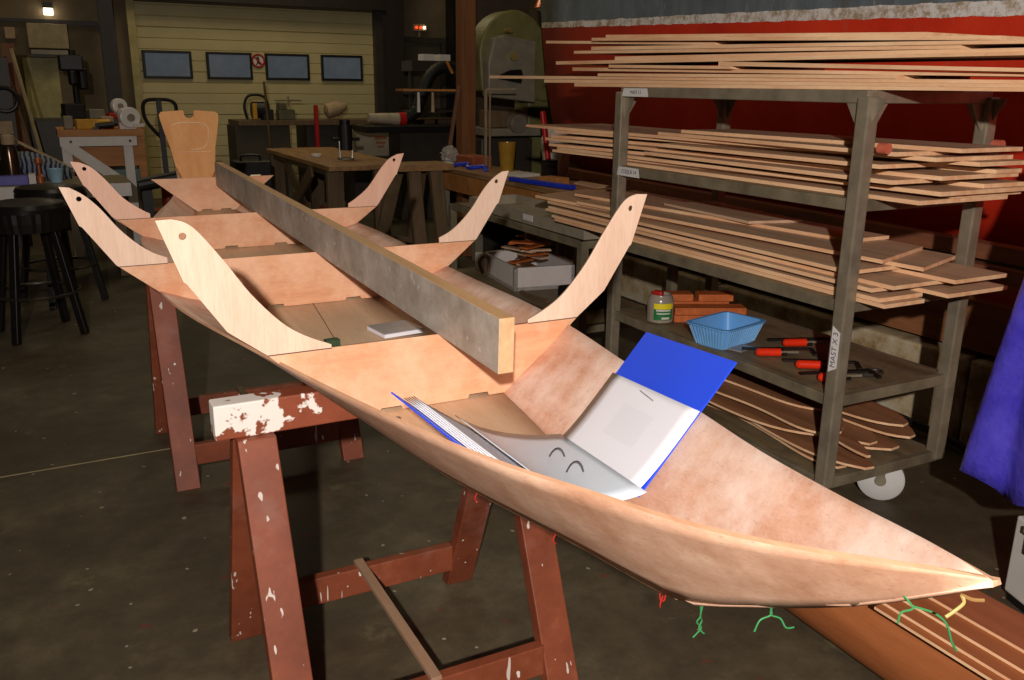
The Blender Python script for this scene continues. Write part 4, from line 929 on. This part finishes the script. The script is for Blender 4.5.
b = bm_new(); add_box(b, (3.98, 8.52, .77), (.04, .04, 1.54)); add_box(b, (3.98, 8.62, .77), (.04, .04, 1.54)); obj('leg', b, M['black'], o)
for x, m_ in ((3.38, 'white'), (3.53, 'tan')):
    b = bm_new(); add_cyl(b, (x, 8.42, 1.53), (x, 8.42, 1.34), .012, .018); tag(obj('hanging_tool', b, M[m_], o), '%s handled tool' % ('white' if m_ == 'white' else 'tan'))
bs.location.x += 0.07; bs.matrix_basis = Matrix.Translation(bs.location)
# dust hose
hose = thing('dust_hose', (4.0, 9.9, 0), 'thick black dust hose arching down to a white nozzle with red ring', 'hose')
b = bm_new(); pts = smooth_pts([(3.80, 9.9, 1.22), (3.93, 9.9, 1.30), (4.02, 9.9, 1.49), (4.12, 9.9, 1.70), (4.28, 9.9, 1.80), (4.44, 9.9, 1.74), (4.53, 9.9, 1.56), (4.60, 9.9, 1.3), (4.62, 9.9, .7), (4.62, 9.9, .02)], 8)
add_tube(b, pts, [.065 + .008 * (i % 2) for i in range(len(pts))], 14); obj('tube', b, M['rubber'], hose, smooth=True)
b = bm_new(); add_cyl(b, (3.72, 9.9, 1.22), (3.80, 9.9, 1.22), .075, seg=20); obj('ring', b, M['red'], hose)
b = bm_new(); add_cyl(b, (3.36, 9.9, 1.235), (3.72, 9.9, 1.22), .05, .068, 20); obj('nozzle', b, plain('dull_white', S(170, 158, 136)), hose)
b = bm_new(); add_bar(b, (4.30, 9.825, 1.86), (4.37, 9.825, 1.73), .03, .01, (0, 1, 0)); obj('tape_band', b, plain('orange_tape', S(190, 120, 40)), hose)
# ------------------------------------------------------------------ long back bench
lb = thing('long_bench', (4.2, 12.6, 0), 'long dark work counter in front of the garage door', 'bench')
b = bm_new(); add_box(b, (4.22, 12.55, 1.09), (3.70, .70, .06)); obj('top', b, M['wood_dk'], lb)
for i, x in enumerate((2.45, 3.4, 4.4, 5.4)):
    b = bm_new(); add_box(b, (x + .25, 12.58, .53), (.72, .58, 1.05)); obj('cabinet', b, M['grey_dk'] if i % 2 else M['wall_dk'], lb, bevel=.01)
b = bm_new(); add_box(b, (2.95, 12.26, .70), (.10, .04, .12)); add_box(b, (3.12, 12.26, .70), (.10, .04, .12)); tag(obj('socket_box', b, M['tan'], lb), 'pale socket boxes')
gen = thing('generator', (2.68, 12.45, 1.12), 'small black and yellow generator in a loop frame on the back bench', 'generator')
b = bm_new(); add_tube(b, smooth_pts([(2.53, 12.4, 1.13), (2.50, 12.4, 1.3), (2.56, 12.4, 1.43), (2.72, 12.4, 1.44), (2.80, 12.4, 1.36), (2.82, 12.4, 1.13)], 6), .018, 8); obj('loop_frame', b, M['black'], gen, smooth=True)
b = bm_new(); add_cyl(b, (2.60, 12.45, 1.25), (2.78, 12.45, 1.25), .11, seg=20); add_box(b, (2.80, 12.45, 1.19), (.14, .2, .14)); obj('engine', b, M['black'], gen, bevel=.01)
b = bm_new(); add_box(b, (2.62, 12.34, 1.24), (.05, .04, .2)); obj('yellow_panel', b, M['yellowtool'], gen)
vise = thing('bench_vise', (3.05, 12.45, 1.12), 'green-grey bench vise on the back bench', 'vise')
b = bm_new(); add_box(b, (3.05, 12.45, 1.19), (.22, .2, .14)); add_box(b, (3.0, 12.45, 1.30), (.10, .2, .10)); obj('body', b, plain('vise_green', S(96, 92, 66), .5), vise, bevel=.015)
b = bm_new(); add_cyl(b, (2.88, 12.3, 1.38), (3.24, 12.3, 1.38), .012, seg=8); add_cyl(b, (3.06, 12.3, 1.30), (3.06, 12.3, 1.43), .015, seg=8); obj('handle', b, M['steel'], vise)
b = bm_new(); add_box(b, (3.39, 12.15, .66), (.05, .05, 1.32)); tag(obj('red_stake', b, M['red']), 'thin red upright post in front of the back bench', 'post')
b = bm_new(); add_bar(b, (2.78, 12.1, 0), (2.72, 12.15, 1.62), .03, .02); tag(obj('thin_pole', b, M['wood_dk']), 'thin dark pole leaning beside the generator', 'pole')
t = thing('canvas_sack', (3.75, 12.45, 1.12), 'beige canvas sack slumped on the back bench', 'sack'); b = bm_new()
add_lathe(b, (3.72, 12.45, 1.0), [(.02, -.13), (.10, -.10), (.10, .06), (.06, .16), (.02, .20)], 16, (1, 0, .25))
for v in b.verts: v.co += Vector((0, 0, .255)) + Vector((R.uniform(-.01, .01), 0, R.uniform(-.01, .01)))
obj('cloth', b, M['tan'], t, smooth=True)
t = thing('printed_box', (3.87, 11.3, .0), 'pale grey crate with red print below the white nozzle', 'crate')
b = bm_new(); add_box(b, (3.87, 11.3, .87), (.57, .36, .32)); obj('crate_body', b, plain('pale_crate', S(156, 146, 122)), t, bevel=.008)
b = bm_new(); add_box(b, (3.93, 11.118, .94), (.16, .004, .04)); add_box(b, (3.93, 11.118, .88), (.13, .004, .025)); add_box(b, (3.93, 11.118, .83), (.09, .004, .025)); obj('red_print', b, plain('faded_red_print', S(150, 84, 58)), t)
b = bm_new(); add_box(b, (3.87, 11.3, .355), (.62, .42, .71)); obj('stand', b, M['grey_dk'], t)
t = thing('machine_arm', (4.2, 10.3, 0), 'dark machine bench carrying the white dust nozzle', 'machine')
b = bm_new(); add_box(b, (4.15, 10.35, 1.09), (1.5, .5, .07)); obj('bed', b, M['black'], t); b = bm_new(); add_box(b, (4.3, 10.4, .53), (.9, .4, 1.05)); obj('base', b, M['grey_dk'], t)
b = bm_new(); add_box(b, (5.1, 12.0, 1.85), (.9, .4, .14)); add_box(b, (4.7, 12.0, .9), (.04, .04, 1.8)); add_box(b, (5.5, 12.0, .9), (.04, .04, 1.8))
for zz in (.5, 1.0, 1.25, 1.5): add_box(b, (5.1, 12.0, zz), (.9, .38, .025))
tag(obj('parts_rack', b, M['grey_dk']), 'dark wire parts rack right of the garage door', 'rack')
for i, (x, lb_) in enumerate(((4.92, 'left'), (5.16, 'right'))):
    b = bm_new(); add_box(b, (x, 11.95, 1.965), (.16, .2, .085)); tag(obj('small_carton', b, M['label']), '%s of two small white cartons on the dark parts rack' % lb_, 'carton')
t = thing('power_station', (2.5, 9.95, 0), 'black tool case with a white label beside the wooden table', 'case')
b = bm_new(); add_box(b, (1.96, 9.6, .67), (.36, .3, .30)); obj('case_body', b, M['black'], t, bevel=.012); b = bm_new(); add_box(b, (1.97, 9.446, .66), (.10, .006, .055)); obj('label_patch', b, plain('self_lit_label', S(240, 226, 180), .5, 0, .02, 3, .4, (S(250, 236, 190), .25)), t)  # label has slight emission, its brightness is put into the material
b = bm_new(); add_box(b, (1.96, 9.6, .26), (.42, .36, .52)); obj('stand', b, M['grey_dk'], t); b = bm_new(); add_tube(b, smooth_pts([(1.86, 9.6, .82), (1.88, 9.6, .87), (2.04, 9.6, .87), (2.06, 9.6, .82)], 5), .012, 8); obj('handle', b, M['black'], t)
t = thing('dark_bin', (1.66, 9.75, 0), 'dark round bin just right of the transom', 'bin'); b = bm_new(); add_lathe(b, (1.67, 9.9, 0), [(.12, 0), (.15, .72), (.14, .74), (.11, .74), (.05, .80)], 18); obj('drum', b, plain('brown_bin', S(62, 48, 30)), t, smooth=True)
# ------------------------------------------------------------------ wooden table with router
tx0, tx1, ty0, ty1 = 2.40, 3.22, 8.30, 10.9
tb = thing('wood_table', ((tx0 + tx1) / 2, (ty0 + ty1) / 2, 0), 'rough wooden work table with crossed bracing below', 'table')
b = bm_new()
for k in range(4):
    w = (tx1 - tx0) / 4; add_box(b, (tx0 + w * (k + .5), (ty0 + ty1) / 2 + R.uniform(-.05, .05), .83), (w - .004, ty1 - ty0, .045))
obj('top', b, M['wood'], tb, bevel=.003)
for y in (ty0 + .12, ty1 - .15):
    for x in (tx0 + .10, tx1 - .25):
        b = bm_new(); add_box(b, (x, y, .40), (.16, .06, .80)); obj('leg', b, M['wood_dk'], tb)
for s in (-1, 1):
    b = bm_new(); ym = 9.55; add_bar(b, (tx0 + .04 + .02 * s, ym - s * .62, .10), (tx0 + .04 + .02 * s, ym + s * .62, .76), .13, .025, (1, 0, 0)); obj('cross_brace', b, M['wood_dk'], tb)
b = bm_new(); add_box(b, (tx0 + .08, (ty0 + ty1) / 2, .775), (.05, ty1 - ty0 - .3, .06)); obj('rail', b, M['wood_dk'], tb)
b = bm_new(); add_cyl(b, (2.62, 9.35, .22), (2.66, 9.35, .22), .13, seg=20); add_cyl(b, (2.64, 9.25, .0), (2.64, 9.35, .22), .02, seg=8); tag(obj('red_reel', b, plain('dull_red', S(150, 70, 52))), 'dull red round reel under the wooden table', 'reel')
rt = thing('plunge_router', (2.80, 9.0, .853), 'black plunge router with chrome posts standing on the table', 'router')
b = bm_new(); add_cyl(b, (2.80, 9.0, .855), (2.80, 9.0, .875), .085, seg=20); obj('base', b, M['steel'], rt)
b = bm_new(); add_cyl(b, (2.80, 9.0, .95), (2.80, 9.0, 1.20), .075, seg=18); add_cyl(b, (2.80, 9.0, 1.20), (2.80, 9.0, 1.25), .055, seg=18); obj('motor', b, M['black'], rt)
for s in (-1, 1):
    b = bm_new(); add_cyl(b, (2.80 + s * .065, 8.98, .87), (2.80 + s * .065, 8.98, 1.05), .011, seg=10); obj('plunge_post', b, plain('chrome', S(220, 216, 206), .2, .5), rt)
    b = bm_new(); add_cyl(b, (2.80 + s * .07, 8.97, 1.06), (2.80 + s * .14, 8.97, 1.06), .02, seg=10); obj('handle', b, M['black'], rt)
b = bm_new(); add_cyl(b, (2.62, 9.45, .853), (2.62, 9.45, .885), .055, seg=20); tag(obj('tape_roll', b, M['white'], bevel=.008), 'small white roll on the wooden table left of the router', 'roll')
# saw-horse of grey timber to the right of the third mould
t = thing('timber_horse', (2.95, 7.2, 0), 'grey timber saw-horse standing between skiff and bench', 'saw-horse')
for (xa, ya, xb, yb) in ((2.80, 7.12, 2.82, 7.0), (2.97, 7.05, 3.04, 7.0), (2.74, 7.35, 2.60, 7.6), (2.95, 7.35, 3.0, 7.75)):
    b = bm_new(); add_bar(b, (xb, yb, .02), (xa, ya, .90), .11, .05, (0, 1, 0)); obj('leg', b, M['wood_dk'], t)
b = bm_new(); add_box(b, (2.88, 7.2, .93), (.5, .36, .05)); obj('top_board', b, M['wood'], t)
b = bm_new(); add_bar(b, (2.82, 7.1, .30), (2.64, 7.5, .30), .06, .03); obj('stretcher', b, M['wood_dk'], t)

# ------------------------------------------------------------------ left side
def stool(x, y, rz, hgt, label):
    t = thing('bar_stool', (x, y, 0), label, 'stool', 'black bar stools by the left counter')
    sh = hgt
    b = bm_new(); add_lathe(b, (x, y, sh - .085), [(.20, 0), (.235, .02), (.24, .05), (.225, .075), (.15, .088), (.02, .092)], 36); obj('seat', b, M['black_vinyl'], t, smooth=True)
    b = bm_new(); n = 56
    rows = [[(x + (r + .006 * (k % 2)) * math.cos(2 * PI * k / n), y + (r + .006 * (k % 2)) * math.sin(2 * PI * k / n), sh - zz) for k in range(n + 1)] for r, zz in ((.232, .06), (.226, .12), (.212, .18))]
    add_grid(b, rows); obj('pleated_skirt', b, M['black_vinyl'], t, solid=.003)
    for k in range(4):
        a = rz + PI / 2 * k + PI / 4; b = bm_new(); add_bar(b, (x + .29 * math.cos(a), y + .29 * math.sin(a), 0.0), (x + .15 * math.cos(a), y + .15 * math.sin(a), sh - .10), .045, .045, (math.cos(a), math.sin(a), 0)); obj('leg', b, M['black_wood'], t, bevel=.006)
    b = bm_new(); rr = .255
    add_tube(b, [(x + rr * math.cos(2 * PI * k / 32), y + rr * math.sin(2 * PI * k / 32), .28) for k in range(32)], .011, 8, True); obj('foot_ring', b, plain('dark_chrome', S(70, 62, 54), .3, .6), t, smooth=True)
stool(-.11, 6.42, .25, .865, 'nearer black round bar stool with pleated skirt at left')
stool(.05, 7.35, .5, .865, 'farther black bar stool partly behind the nearer stool')
ct = thing('counter', (-.6, 8.3, 0), 'counter with worn white front edge behind the black stools', 'counter')
b = bm_new(); add_box(b, (-.65, 8.32, .79), (2.6, .66, .03)); obj('top', b, plain('worktop_olive', S(120, 108, 78)), ct)
b = bm_new(); add_box(b, (-.65, 7.985, .745), (2.6, .025, .105)); obj('edge', b, M['white'], ct)
for x in (-1.8, -.6, .55):
    b = bm_new(); add_box(b, (x, 8.35, .39), (.08, .5, .77)); obj('leg', b, M['wood_dk'], ct)
zc = .805
b = bm_new(); add_box(b, (-.24, 8.10, zc + .035), (.30, .12, .07)); o = tag(obj('violet_carton', b, M['purple'], bevel=.003), 'flat violet and white carton on the counter edge', 'carton')
b = bm_new(); add_box(b, (-.06, 8.10, zc + .04), (.05, .13, .08)); tag(obj('white_end', b, M['white'], o), 'white end flap')
t = thing('steel_flask', (-.17, 8.22, zc), 'dark steel flask with bright highlight at the left edge', 'flask')
b = bm_new(); add_lathe(b, (-.20, 8.25, zc), [(.06, 0), (.062, .24), (.05, .29), (.03, .30)], 24); obj('body', b, plain('dark_chrome_flask', S(90, 72, 56), .2, .8), t, smooth=True)
b = bm_new(); add_lathe(b, (-.20, 8.25, zc + .30), [(.045, 0), (.05, .01), (.05, .07), (.02, .08)], 20); obj('cap', b, M['tan'], t, smooth=True)
t = thing('leafy_pot', (-.36, 8.3, zc), 'green potted plant cut off by the left picture edge', 'plant'); b = bm_new(); add_lathe(b, (-.34, 8.3, zc), [(.05, 0), (.07, .18), (.06, .18)], 16); obj('pot', b, M['black'], t)
b = bm_new()
for k in range(40):
    a = R.uniform(0, 2 * PI); p = Vector((-.34 + .07 * math.cos(a) * R.random(), 8.3 + .07 * math.sin(a), zc + .2 + R.random() * .18)); q = Vector((R.uniform(-.05, .05), R.uniform(-.05, .05), .03)); s_ = q.cross(Vector((0, 0, 1))).normalized() * .015
    vs = [b.verts.new(v) for v in (p, p + q * .5 + s_, p + q, p + q * .5 - s_)]; b.faces.new(vs)
obj('foliage', b, plain('leaf_green', S(50, 110, 36)), t)
t = thing('plastic_cup', (.11, 8.1, zc), 'pale blue plastic cup on the counter', 'cup'); b = bm_new(); add_lathe(b, (.11, 8.10, zc), [(.04, 0), (.055, .115), (.05, .115), (.036, .006)], 20); obj('cup_wall', b, M['cup'], t, smooth=True)
t = thing('copper_lamp', (-.02, 8.16, zc), 'little copper torch beside the pale blue cup', 'torch'); b = bm_new(); add_lathe(b, (-.005, 8.17, zc), [(.03, 0), (.03, .05), (.012, .07), (.012, .14), (.03, .16), (.03, .19), (.01, .20)], 16); obj('body', b, plain('copper', S(176, 100, 60), .35, .3), t, smooth=True)
t = thing('striped_cloth', (-.02, 8.45, zc), 'heap of dark blue and white striped cloth on the counter', 'cloth'); b = bm_new()
bmesh.ops.create_icosphere(b, subdivisions=3, radius=1, matrix=Matrix.Translation((-.02, 8.45, zc + .09)) @ Matrix.Diagonal((.26, .14, .12, 1)))
for v in b.verts: v.co.z = max(zc + .001, v.co.z + R.uniform(-.012, .012) - .25 * (v.co.x + .02)); v.co.x += R.uniform(-.012, .012)
obj('fabric', b, M['stripes'], t)
b = bm_new(); add_bar(b, (-.20, 8.6, zc + .34), (.22, 8.58, zc + .09), .03, .02); tag(obj('pale_ruler', b, M['tan']), 'pale wooden batten lying across the striped cloth', 'batten')
b = bm_new(); add_cyl(b, (-.33, 8.62, zc), (-.42, 8.66, 2.25), .03, seg=12); tag(obj('white_tube', b, plain('off_white_tube', S(176, 158, 120))), 'tall off-white tube standing at the left picture edge', 'tube')
b = bm_new(); add_bar(b, (.16, 10.4, 0), (-.11, 10.5, 1.90), .04, .02); tag(obj('pale_batten', b, plain('pale_wood', S(170, 152, 112))), 'long pale batten leaning beside the pale door', 'batten')
b = bm_new(); add_box(b, (-.14, 10.9, .98), (.12, .05, 1.96)); tag(obj('brown_plank', b, plain('red_brown_plank', S(120, 72, 40))), 'reddish brown plank standing left of the pale batten', 'plank')
b = bm_new(); add_bar(b, (.10, 10.2, 0), (-.20, 10.3, 1.85), .025, .02); tag(obj('dark_stick', b, M['wood_dk']), 'thin dark stick leaning before the brown plank', 'stick')
t = thing('tool_board', (-.4, 10.0, 0), 'cluttered dark tool panel at the far left', 'tool panel'); b = bm_new(); add_box(b, (-.55, 10.05, .9), (.8, .06, 1.8)); obj('panel', b, M['grey_dk'], t)
b = bm_new(); add_tube(b, [(-.22 + .11 * math.cos(2 * PI * k / 24), 9.98, 1.42 + .11 * math.sin(2 * PI * k / 24)) for k in range(24)], .02, 8, True); obj('coil', b, M['black'], t, smooth=True)
b = bm_new(); add_box(b, (-.30, 9.98, 1.72), (.08, .06, .25)); add_box(b, (-.24, 9.98, 1.16), (.12, .06, .12)); obj('hanging_box', b, M['tan'], t)
# white framed work bench with grinder
wb = thing('white_workbench', (.55, 9.5, 0), 'white framed work bench with brown top carrying a bench grinder', 'bench')
wx0, wx1, wy, wz = .19, .90, 9.2, 1.17
b = bm_new(); add_box(b, ((wx0 + wx1) / 2, wy + .3, wz - .03), (wx1 - wx0 + .02, .66, .06)); obj('top', b, M['wood_or'], wb)
b = bm_new(); add_box(b, ((wx0 + wx1) / 2 - .03, wy - .01, wz - .105), (wx1 - wx0 - .06, .04, .085)); obj('apron', b, M['white'], wb)
b = bm_new(); add_bar(b, (wx0 + .04, wy - .012, wz - .12), (wx0 + .46, wy - .012, wz - .46), .09, .03, (0, 1, 0)); obj('brace', b, M['white'], wb)
for x in (wx0 + .05, wx1 - .14):
    b = bm_new(); add_box(b, (x, wy + .02, .53), (.08, .04, 1.05)); obj('leg', b, M['white'], wb)
b = bm_new(); add_box(b, (wx1 - .02, wy + .1, .55), (.07, .07, 1.10)); obj('leg', b, M['wood_or'], wb)
b = bm_new(); add_box(b, (.56, wy + .08, wz - .25), (.60, .04, .18)); obj('drawer', b, M['wood_or'], wb)
b = bm_new(); add_box(b, (.62, wy + .15, wz - .44), (.44, .3, .14)); tag(obj('bin', b, plain('teal_bin', S(92, 112, 112)), wb), 'grey-teal bin')
for x, zz in ((wx0 + .09, wz - .105), (wx1 - .12, wz - .105)):
    b = bm_new(); add_cyl(b, (x, wy - .035, zz), (x, wy - .028, zz), .012); obj('bolt', b, M['grey_dk'], wb)
bg = thing('bench_grinder', (.78, 9.3, wz), 'white bench grinder with two round wheel guards', 'grinder')
def guard(x, y, z, r):
    b = bm_new(); add_cyl(b, (x, y, z), (x + .02, y - .07, z), r, seg=24); g = obj('wheel_guard', b, plain('glossy_white', S(226, 218, 212), .3, 0, .03), bg, bevel=.01)
    b = bm_new(); add_cyl(b, (x + .02, y - .068, z), (x + .024, y - .085, z), r * .36, seg=20); obj('arbor_cap', b, M['grey'], g)
guard(.79, 9.28, wz + .105, .095); guard(.725, 9.46, wz + .205, .07)
b = bm_new(); add_cyl(b, (.79, 9.30, wz + .105), (.74, 9.45, wz + .16), .055, seg=16); add_box(b, (.78, 9.34, wz + .03), (.14, .2, .06)); obj('motor', b, M['white'], bg)
b = bm_new(); add_box(b, (.87, 9.23, wz + .035), (.10, .06, .03), .2); obj('tool_rest', b, M['white'], bg)
for i, (x, y, c, s, lb_) in enumerate(((.44, 9.30, 'yellowtool', (.20, .10, .09), 'yellow power tool lying on the white workbench'), (.62, 9.44, 'tan', (.11, .08, .11), 'beige carton on the white workbench'), (.62, 9.30, 'red', (.09, .04, .025), 'red screwdriver lying on the white workbench'), (.28, 9.30, 'grey', (.08, .06, .12), 'grey clamp block at the left workbench end'))):
    b = bm_new(); add_box(b, (x, y, wz + s[2] / 2), s, .15)
    if c == 'yellowtool': add_cyl(b, (x + .02, y, wz + .05), (x + .20, y - .03, wz + .05), .04, seg=14); add_box(b, (x + .08, y, wz + .012), (.06, .1, .022))
    tag(obj(('power_tool', 'carton', 'screwdriver', 'clamp_block')[i], b, M[c], bevel=.012), lb_, ('power tool', 'carton', 'tool', 'block')[i])
t = thing('black_drill', (.52, 9.1, wz), 'black drill tool lying at the workbench front edge', 'drill'); b = bm_new(); add_cyl(b, (.50, 9.21, wz + .03), (.66, 9.2, wz + .045), .028, seg=12); add_box(b, (.50, 9.2, wz + .012), (.05, .06, .02)); obj('body', b, M['black'], t)
t = thing('drill_press', (.52, 12.2, 0), 'dark drill press standing behind the white workbench', 'drill press')
b = bm_new(); add_cyl(b, (.50, 12.2, .02), (.50, 12.2, 1.95), .04, seg=14); obj('column', b, M['black'], t)
b = bm_new(); add_box(b, (.47, 12.15, 1.80), (.26, .4, .18)); add_cyl(b, (.47, 12.0, 1.55), (.47, 12.0, 1.72), .05); add_cyl(b, (.58, 12.1, 1.5), (.58, 12.1, 1.75), .06); obj('head', b, M['black'], t, bevel=.02)
b = bm_new(); add_box(b, (.50, 12.1, 1.20), (.40, .35, .06)); add_box(b, (.50, 12.15, .02), (.45, .5, .04)); obj('table', b, M['grey_dk'], t)
b = bm_new(); add_box(b, (.40, 11.2, .60), (.9, .5, 1.20)); o = tag(obj('dark_cabinet', b, M['grey_dk'], bevel=.02), 'dark cabinet topped with tools before the black column', 'cabinet')
for i, (x, c, s, lb_) in enumerate(((.40, 'black', (.2, .2, .16), 'black machine box'), (.62, 'grey', (.16, .15, .10), 'grey green box'), (.80, 'red', (.12, .12, .06), 'red box'))):
    b = bm_new(); add_box(b, (x, 11.1, 1.2 + s[2] / 2), s, .2); tag(obj('tool_case', b, M[c], bevel=.01), lb_ + ' on top of the dark cabinet', 'tool box')
# pallet truck with loop handle
pt = thing('pallet_truck', (1.13, 9.7, 0), 'pallet truck with black loop handle behind the transom', 'pallet truck')
b = bm_new(); add_tube(b, smooth_pts([(1.13, 9.75, 1.05), (1.0, 9.75, 1.22), (.98, 9.75, 1.36), (1.02, 9.75, 1.42), (1.13, 9.75, 1.43), (1.24, 9.75, 1.42), (1.29, 9.75, 1.36), (1.26, 9.75, 1.22), (1.13, 9.75, 1.05)], 6), .018, 8); obj('loop_handle', b, M['black'], pt, smooth=True)
b = bm_new(); add_bar(b, (1.13, 9.75, 1.43), (1.14, 9.70, .40), .05, .03, (0, 1, 0)); obj('shaft', b, M['black'], pt)
b = bm_new(); add_cyl(b, (1.14, 9.7, .30), (1.14, 9.7, .58), .07, seg=14); add_box(b, (1.14, 9.9, .22), (.5, .3, .2)); obj('pump', b, plain('truck_red', S(130, 40, 28), .4), pt)
for x in (.98, 1.30):
    b = bm_new(); add_box(b, (x, 10.5, .15), (.16, 1.1, .06)); obj('fork', b, plain('truck_red2', S(130, 40, 28), .4), pt)
    b = bm_new(); add_cyl(b, (x - .04, 9.9, .09), (x + .04, 9.9, .09), .09); obj('wheel', b, M['rubber'], pt)
t = thing('red_machine', (1.0, 7.9, 0), 'small red machine on a dark stand beyond the third mould', 'machine')
b = bm_new(); add_cyl(b, (1.12, 8.2, .62), (1.24, 8.15, .62), .07, seg=16); add_box(b, (1.14, 8.2, .52), (.22, .2, .08)); obj('motor', b, M['red'], t); b = bm_new(); add_box(b, (1.12, 8.25, .24), (.44, .4, .48)); obj('stand', b, M['black'], t)
b = bm_new(); add_cyl(b, (.70, 7.9, .78), (1.02, 7.9, .84), .055, seg=14); add_cyl(b, (1.02, 7.9, .84), (1.08, 7.9, .83), .07, seg=14); add_box(b, (.76, 7.92, .37), (.08, .08, .74)); tag(obj('black_motor', b, M['black']), 'black cylindrical motor behind the third mould', 'motor')

# ------------------------------------------------------------------ right foreground
t = thing('tarpaulin', (2.66, 1.55, .36), 'violet blue plastic tarpaulin hanging in folds at the right edge', 'tarpaulin')
b = bm_new(); rows = []
for i in range(22):
    u = i / 21; z = 1.50 - 1.13 * u; w = .06 + .165 * u ** 0.75; row = []
    for k in range(61):
        a = 2 * PI * k / 60; fold = 1 + (.06 + .16 * u) * math.cos(5 * a + 1.1 * math.sin(2.5 * u))
        row.append((2.74 + w * fold * math.cos(a) * .72, 1.535 + w * fold * math.sin(a) * .9, z + .02 * math.cos(5 * a) * u))
    rows.append(row)
add_grid(b, rows); obj('sheet', b, M['tarp'], t, smooth=True, solid=.003)
b = bm_new(); add_cyl(b, (2.74, 1.535, 1.48), (2.74, 1.535, 1.601), .008, seg=6); obj('cord', b, M['black'], t)
# white box at the right edge
wc = Vector((2.765, 1.345, 0))
t = thing('white_case', wc, 'white plastic case with black latch on the floor at the right edge', 'case')
b = bm_new(); add_box(b, wc + Vector((0, 0, .165)), (.36, .24, .27), -.35); obj('shell', b, M['white'], t, bevel=.008)
b = bm_new(); add_box(b, wc + Vector((0, 0, .016)), (.34, .22, .032), -.35); obj('base', b, M['black'], t)
b = bm_new(); add_box(b, wc + Vector((-.172, .085, .245)), (.022, .035, .07), -.35); obj('latch', b, M['black'], t)
b = bm_new(); add_box(b, wc + Vector((-.172, .085, .29)), (.04, .05, .022), -.35); obj('handle', b, M['steel'], t)
# brown boards and cardboard tube on the floor under the bow
b = bm_new()
add_lathe(b, (1.955, -.6, .15), [(.132, 0), (.15, 0), (.15, 2.35), (.132, 2.35), (.132, 2.34)], 36, (0.02, 1, 0)); tag(obj('cardboard_tube', b, M['cardboard'], smooth=True), 'long brown cardboard tube on the floor under the bow', 'tube')
for i, (x0, x1, zz, lbl) in enumerate(((1.98, 2.30, 0.30, 'widest lowest'), (2.03, 2.26, .309, 'middle'), (2.08, 2.24, .318, 'topmost narrow'))):
    pass
for i, (x0, w, z, lbl) in enumerate(((1.79, .30, .3005, 'bottom'), (1.815, .265, .3095, 'second'), (1.86, .21, .3185, 'third'), (1.92, .14, .3275, 'top'))):
    b = bm_new()
    N_ = 8
    vs = [[b.verts.new((x0 + dx, -.6 + (1.95 + .03 * i) * k / N_, z + dz)) for dx, dz in ((0, 0), (w, 0), (w, .008), (0, .008))] for k in range(N_ + 1)]
    for k in range(N_):
        for j in range(4):
            f = b.faces.new((vs[k][j], vs[k][(j + 1) % 4], vs[k + 1][(j + 1) % 4], vs[k + 1][j])); f.material_index = 1 if j in (1, 3) else 0
    for k in (0, N_): b.faces.new(vs[k]).material_index = 1
    tag(obj('brown_board', b, [ply('brown_veneer_%d' % i, S(150, 82, 44), S(176, 104, 60), 'y', 3), M['ply_side']]), '%s brown veneered board stacked on the cardboard tube under the bow' % lbl, 'board', 'brown boards under the bow')

# ------------------------------------------------------------------ camera and light
f_px, yaw, tilt, roll = 886.2, 0.4862, 0.2792, 0.0119
fw = Vector((math.sin(yaw) * math.cos(tilt), math.cos(yaw) * math.cos(tilt), -math.sin(tilt))); r0 = Vector((math.cos(yaw), -math.sin(yaw), 0)); u0 = r0.cross(fw)
r = r0 * math.cos(roll) + u0 * math.sin(roll); u = -r0 * math.sin(roll) + u0 * math.cos(roll)
cd = bpy.data.cameras.new('camera'); cam = bpy.data.objects.new('camera', cd); COL.objects.link(cam)
cd.sensor_width = 36; cd.lens = f_px / 1024 * 36; cd.clip_start = 0.02
cam.matrix_world = Matrix(((r.x, u.x, -fw.x, 0), (r.y, u.y, -fw.y, 0), (r.z, u.z, -fw.z, 1.6), (0, 0, 0, 1)))
bpy.context.scene.camera = cam
def light(name, kind, loc, energy, color, size=None, target=None, sy=None):
    d = bpy.data.lights.new(name, kind); d.energy = energy; d.color = color
    o = bpy.data.objects.new(name, d); COL.objects.link(o); o.location = loc
    if kind == 'AREA':
        d.size = size
        if sy: d.shape = 'RECTANGLE'; d.size_y = sy
    elif size: d.shadow_soft_size = size
    if target: o.rotation_euler = (Vector(target) - Vector(loc)).to_track_quat('-Z', 'Y').to_euler()
    return o
fl = light('flash', 'SPOT', (-0.55, -1.0, 2.2), 670, (1, .93, .87), .035, (2.4, 3.5, 1.2))
fl.data.spot_size = math.radians(125); fl.data.spot_blend = 1.0
for x, y, e in ((3.0, 11.2, 40), (0.0, 10.0, 17), (3.2, 7.4, 14), (0.5, 4.5, 12)):
    light('hall_light', 'AREA', (x, y, 4.7), e, (1, .84, .54), 1.6, (x, y, 0))
w = bpy.data.worlds.new('world'); bpy.context.scene.world = w; w.use_nodes = True
w.node_tree.nodes['Background'].inputs[0].default_value = (1, .8, .55, 1); w.node_tree.nodes['Background'].inputs[1].default_value = .02
sc = bpy.context.scene
sc.view_settings.view_transform = 'Standard'; sc.view_settings.look = 'None'; sc.view_settings.exposure = 0.0
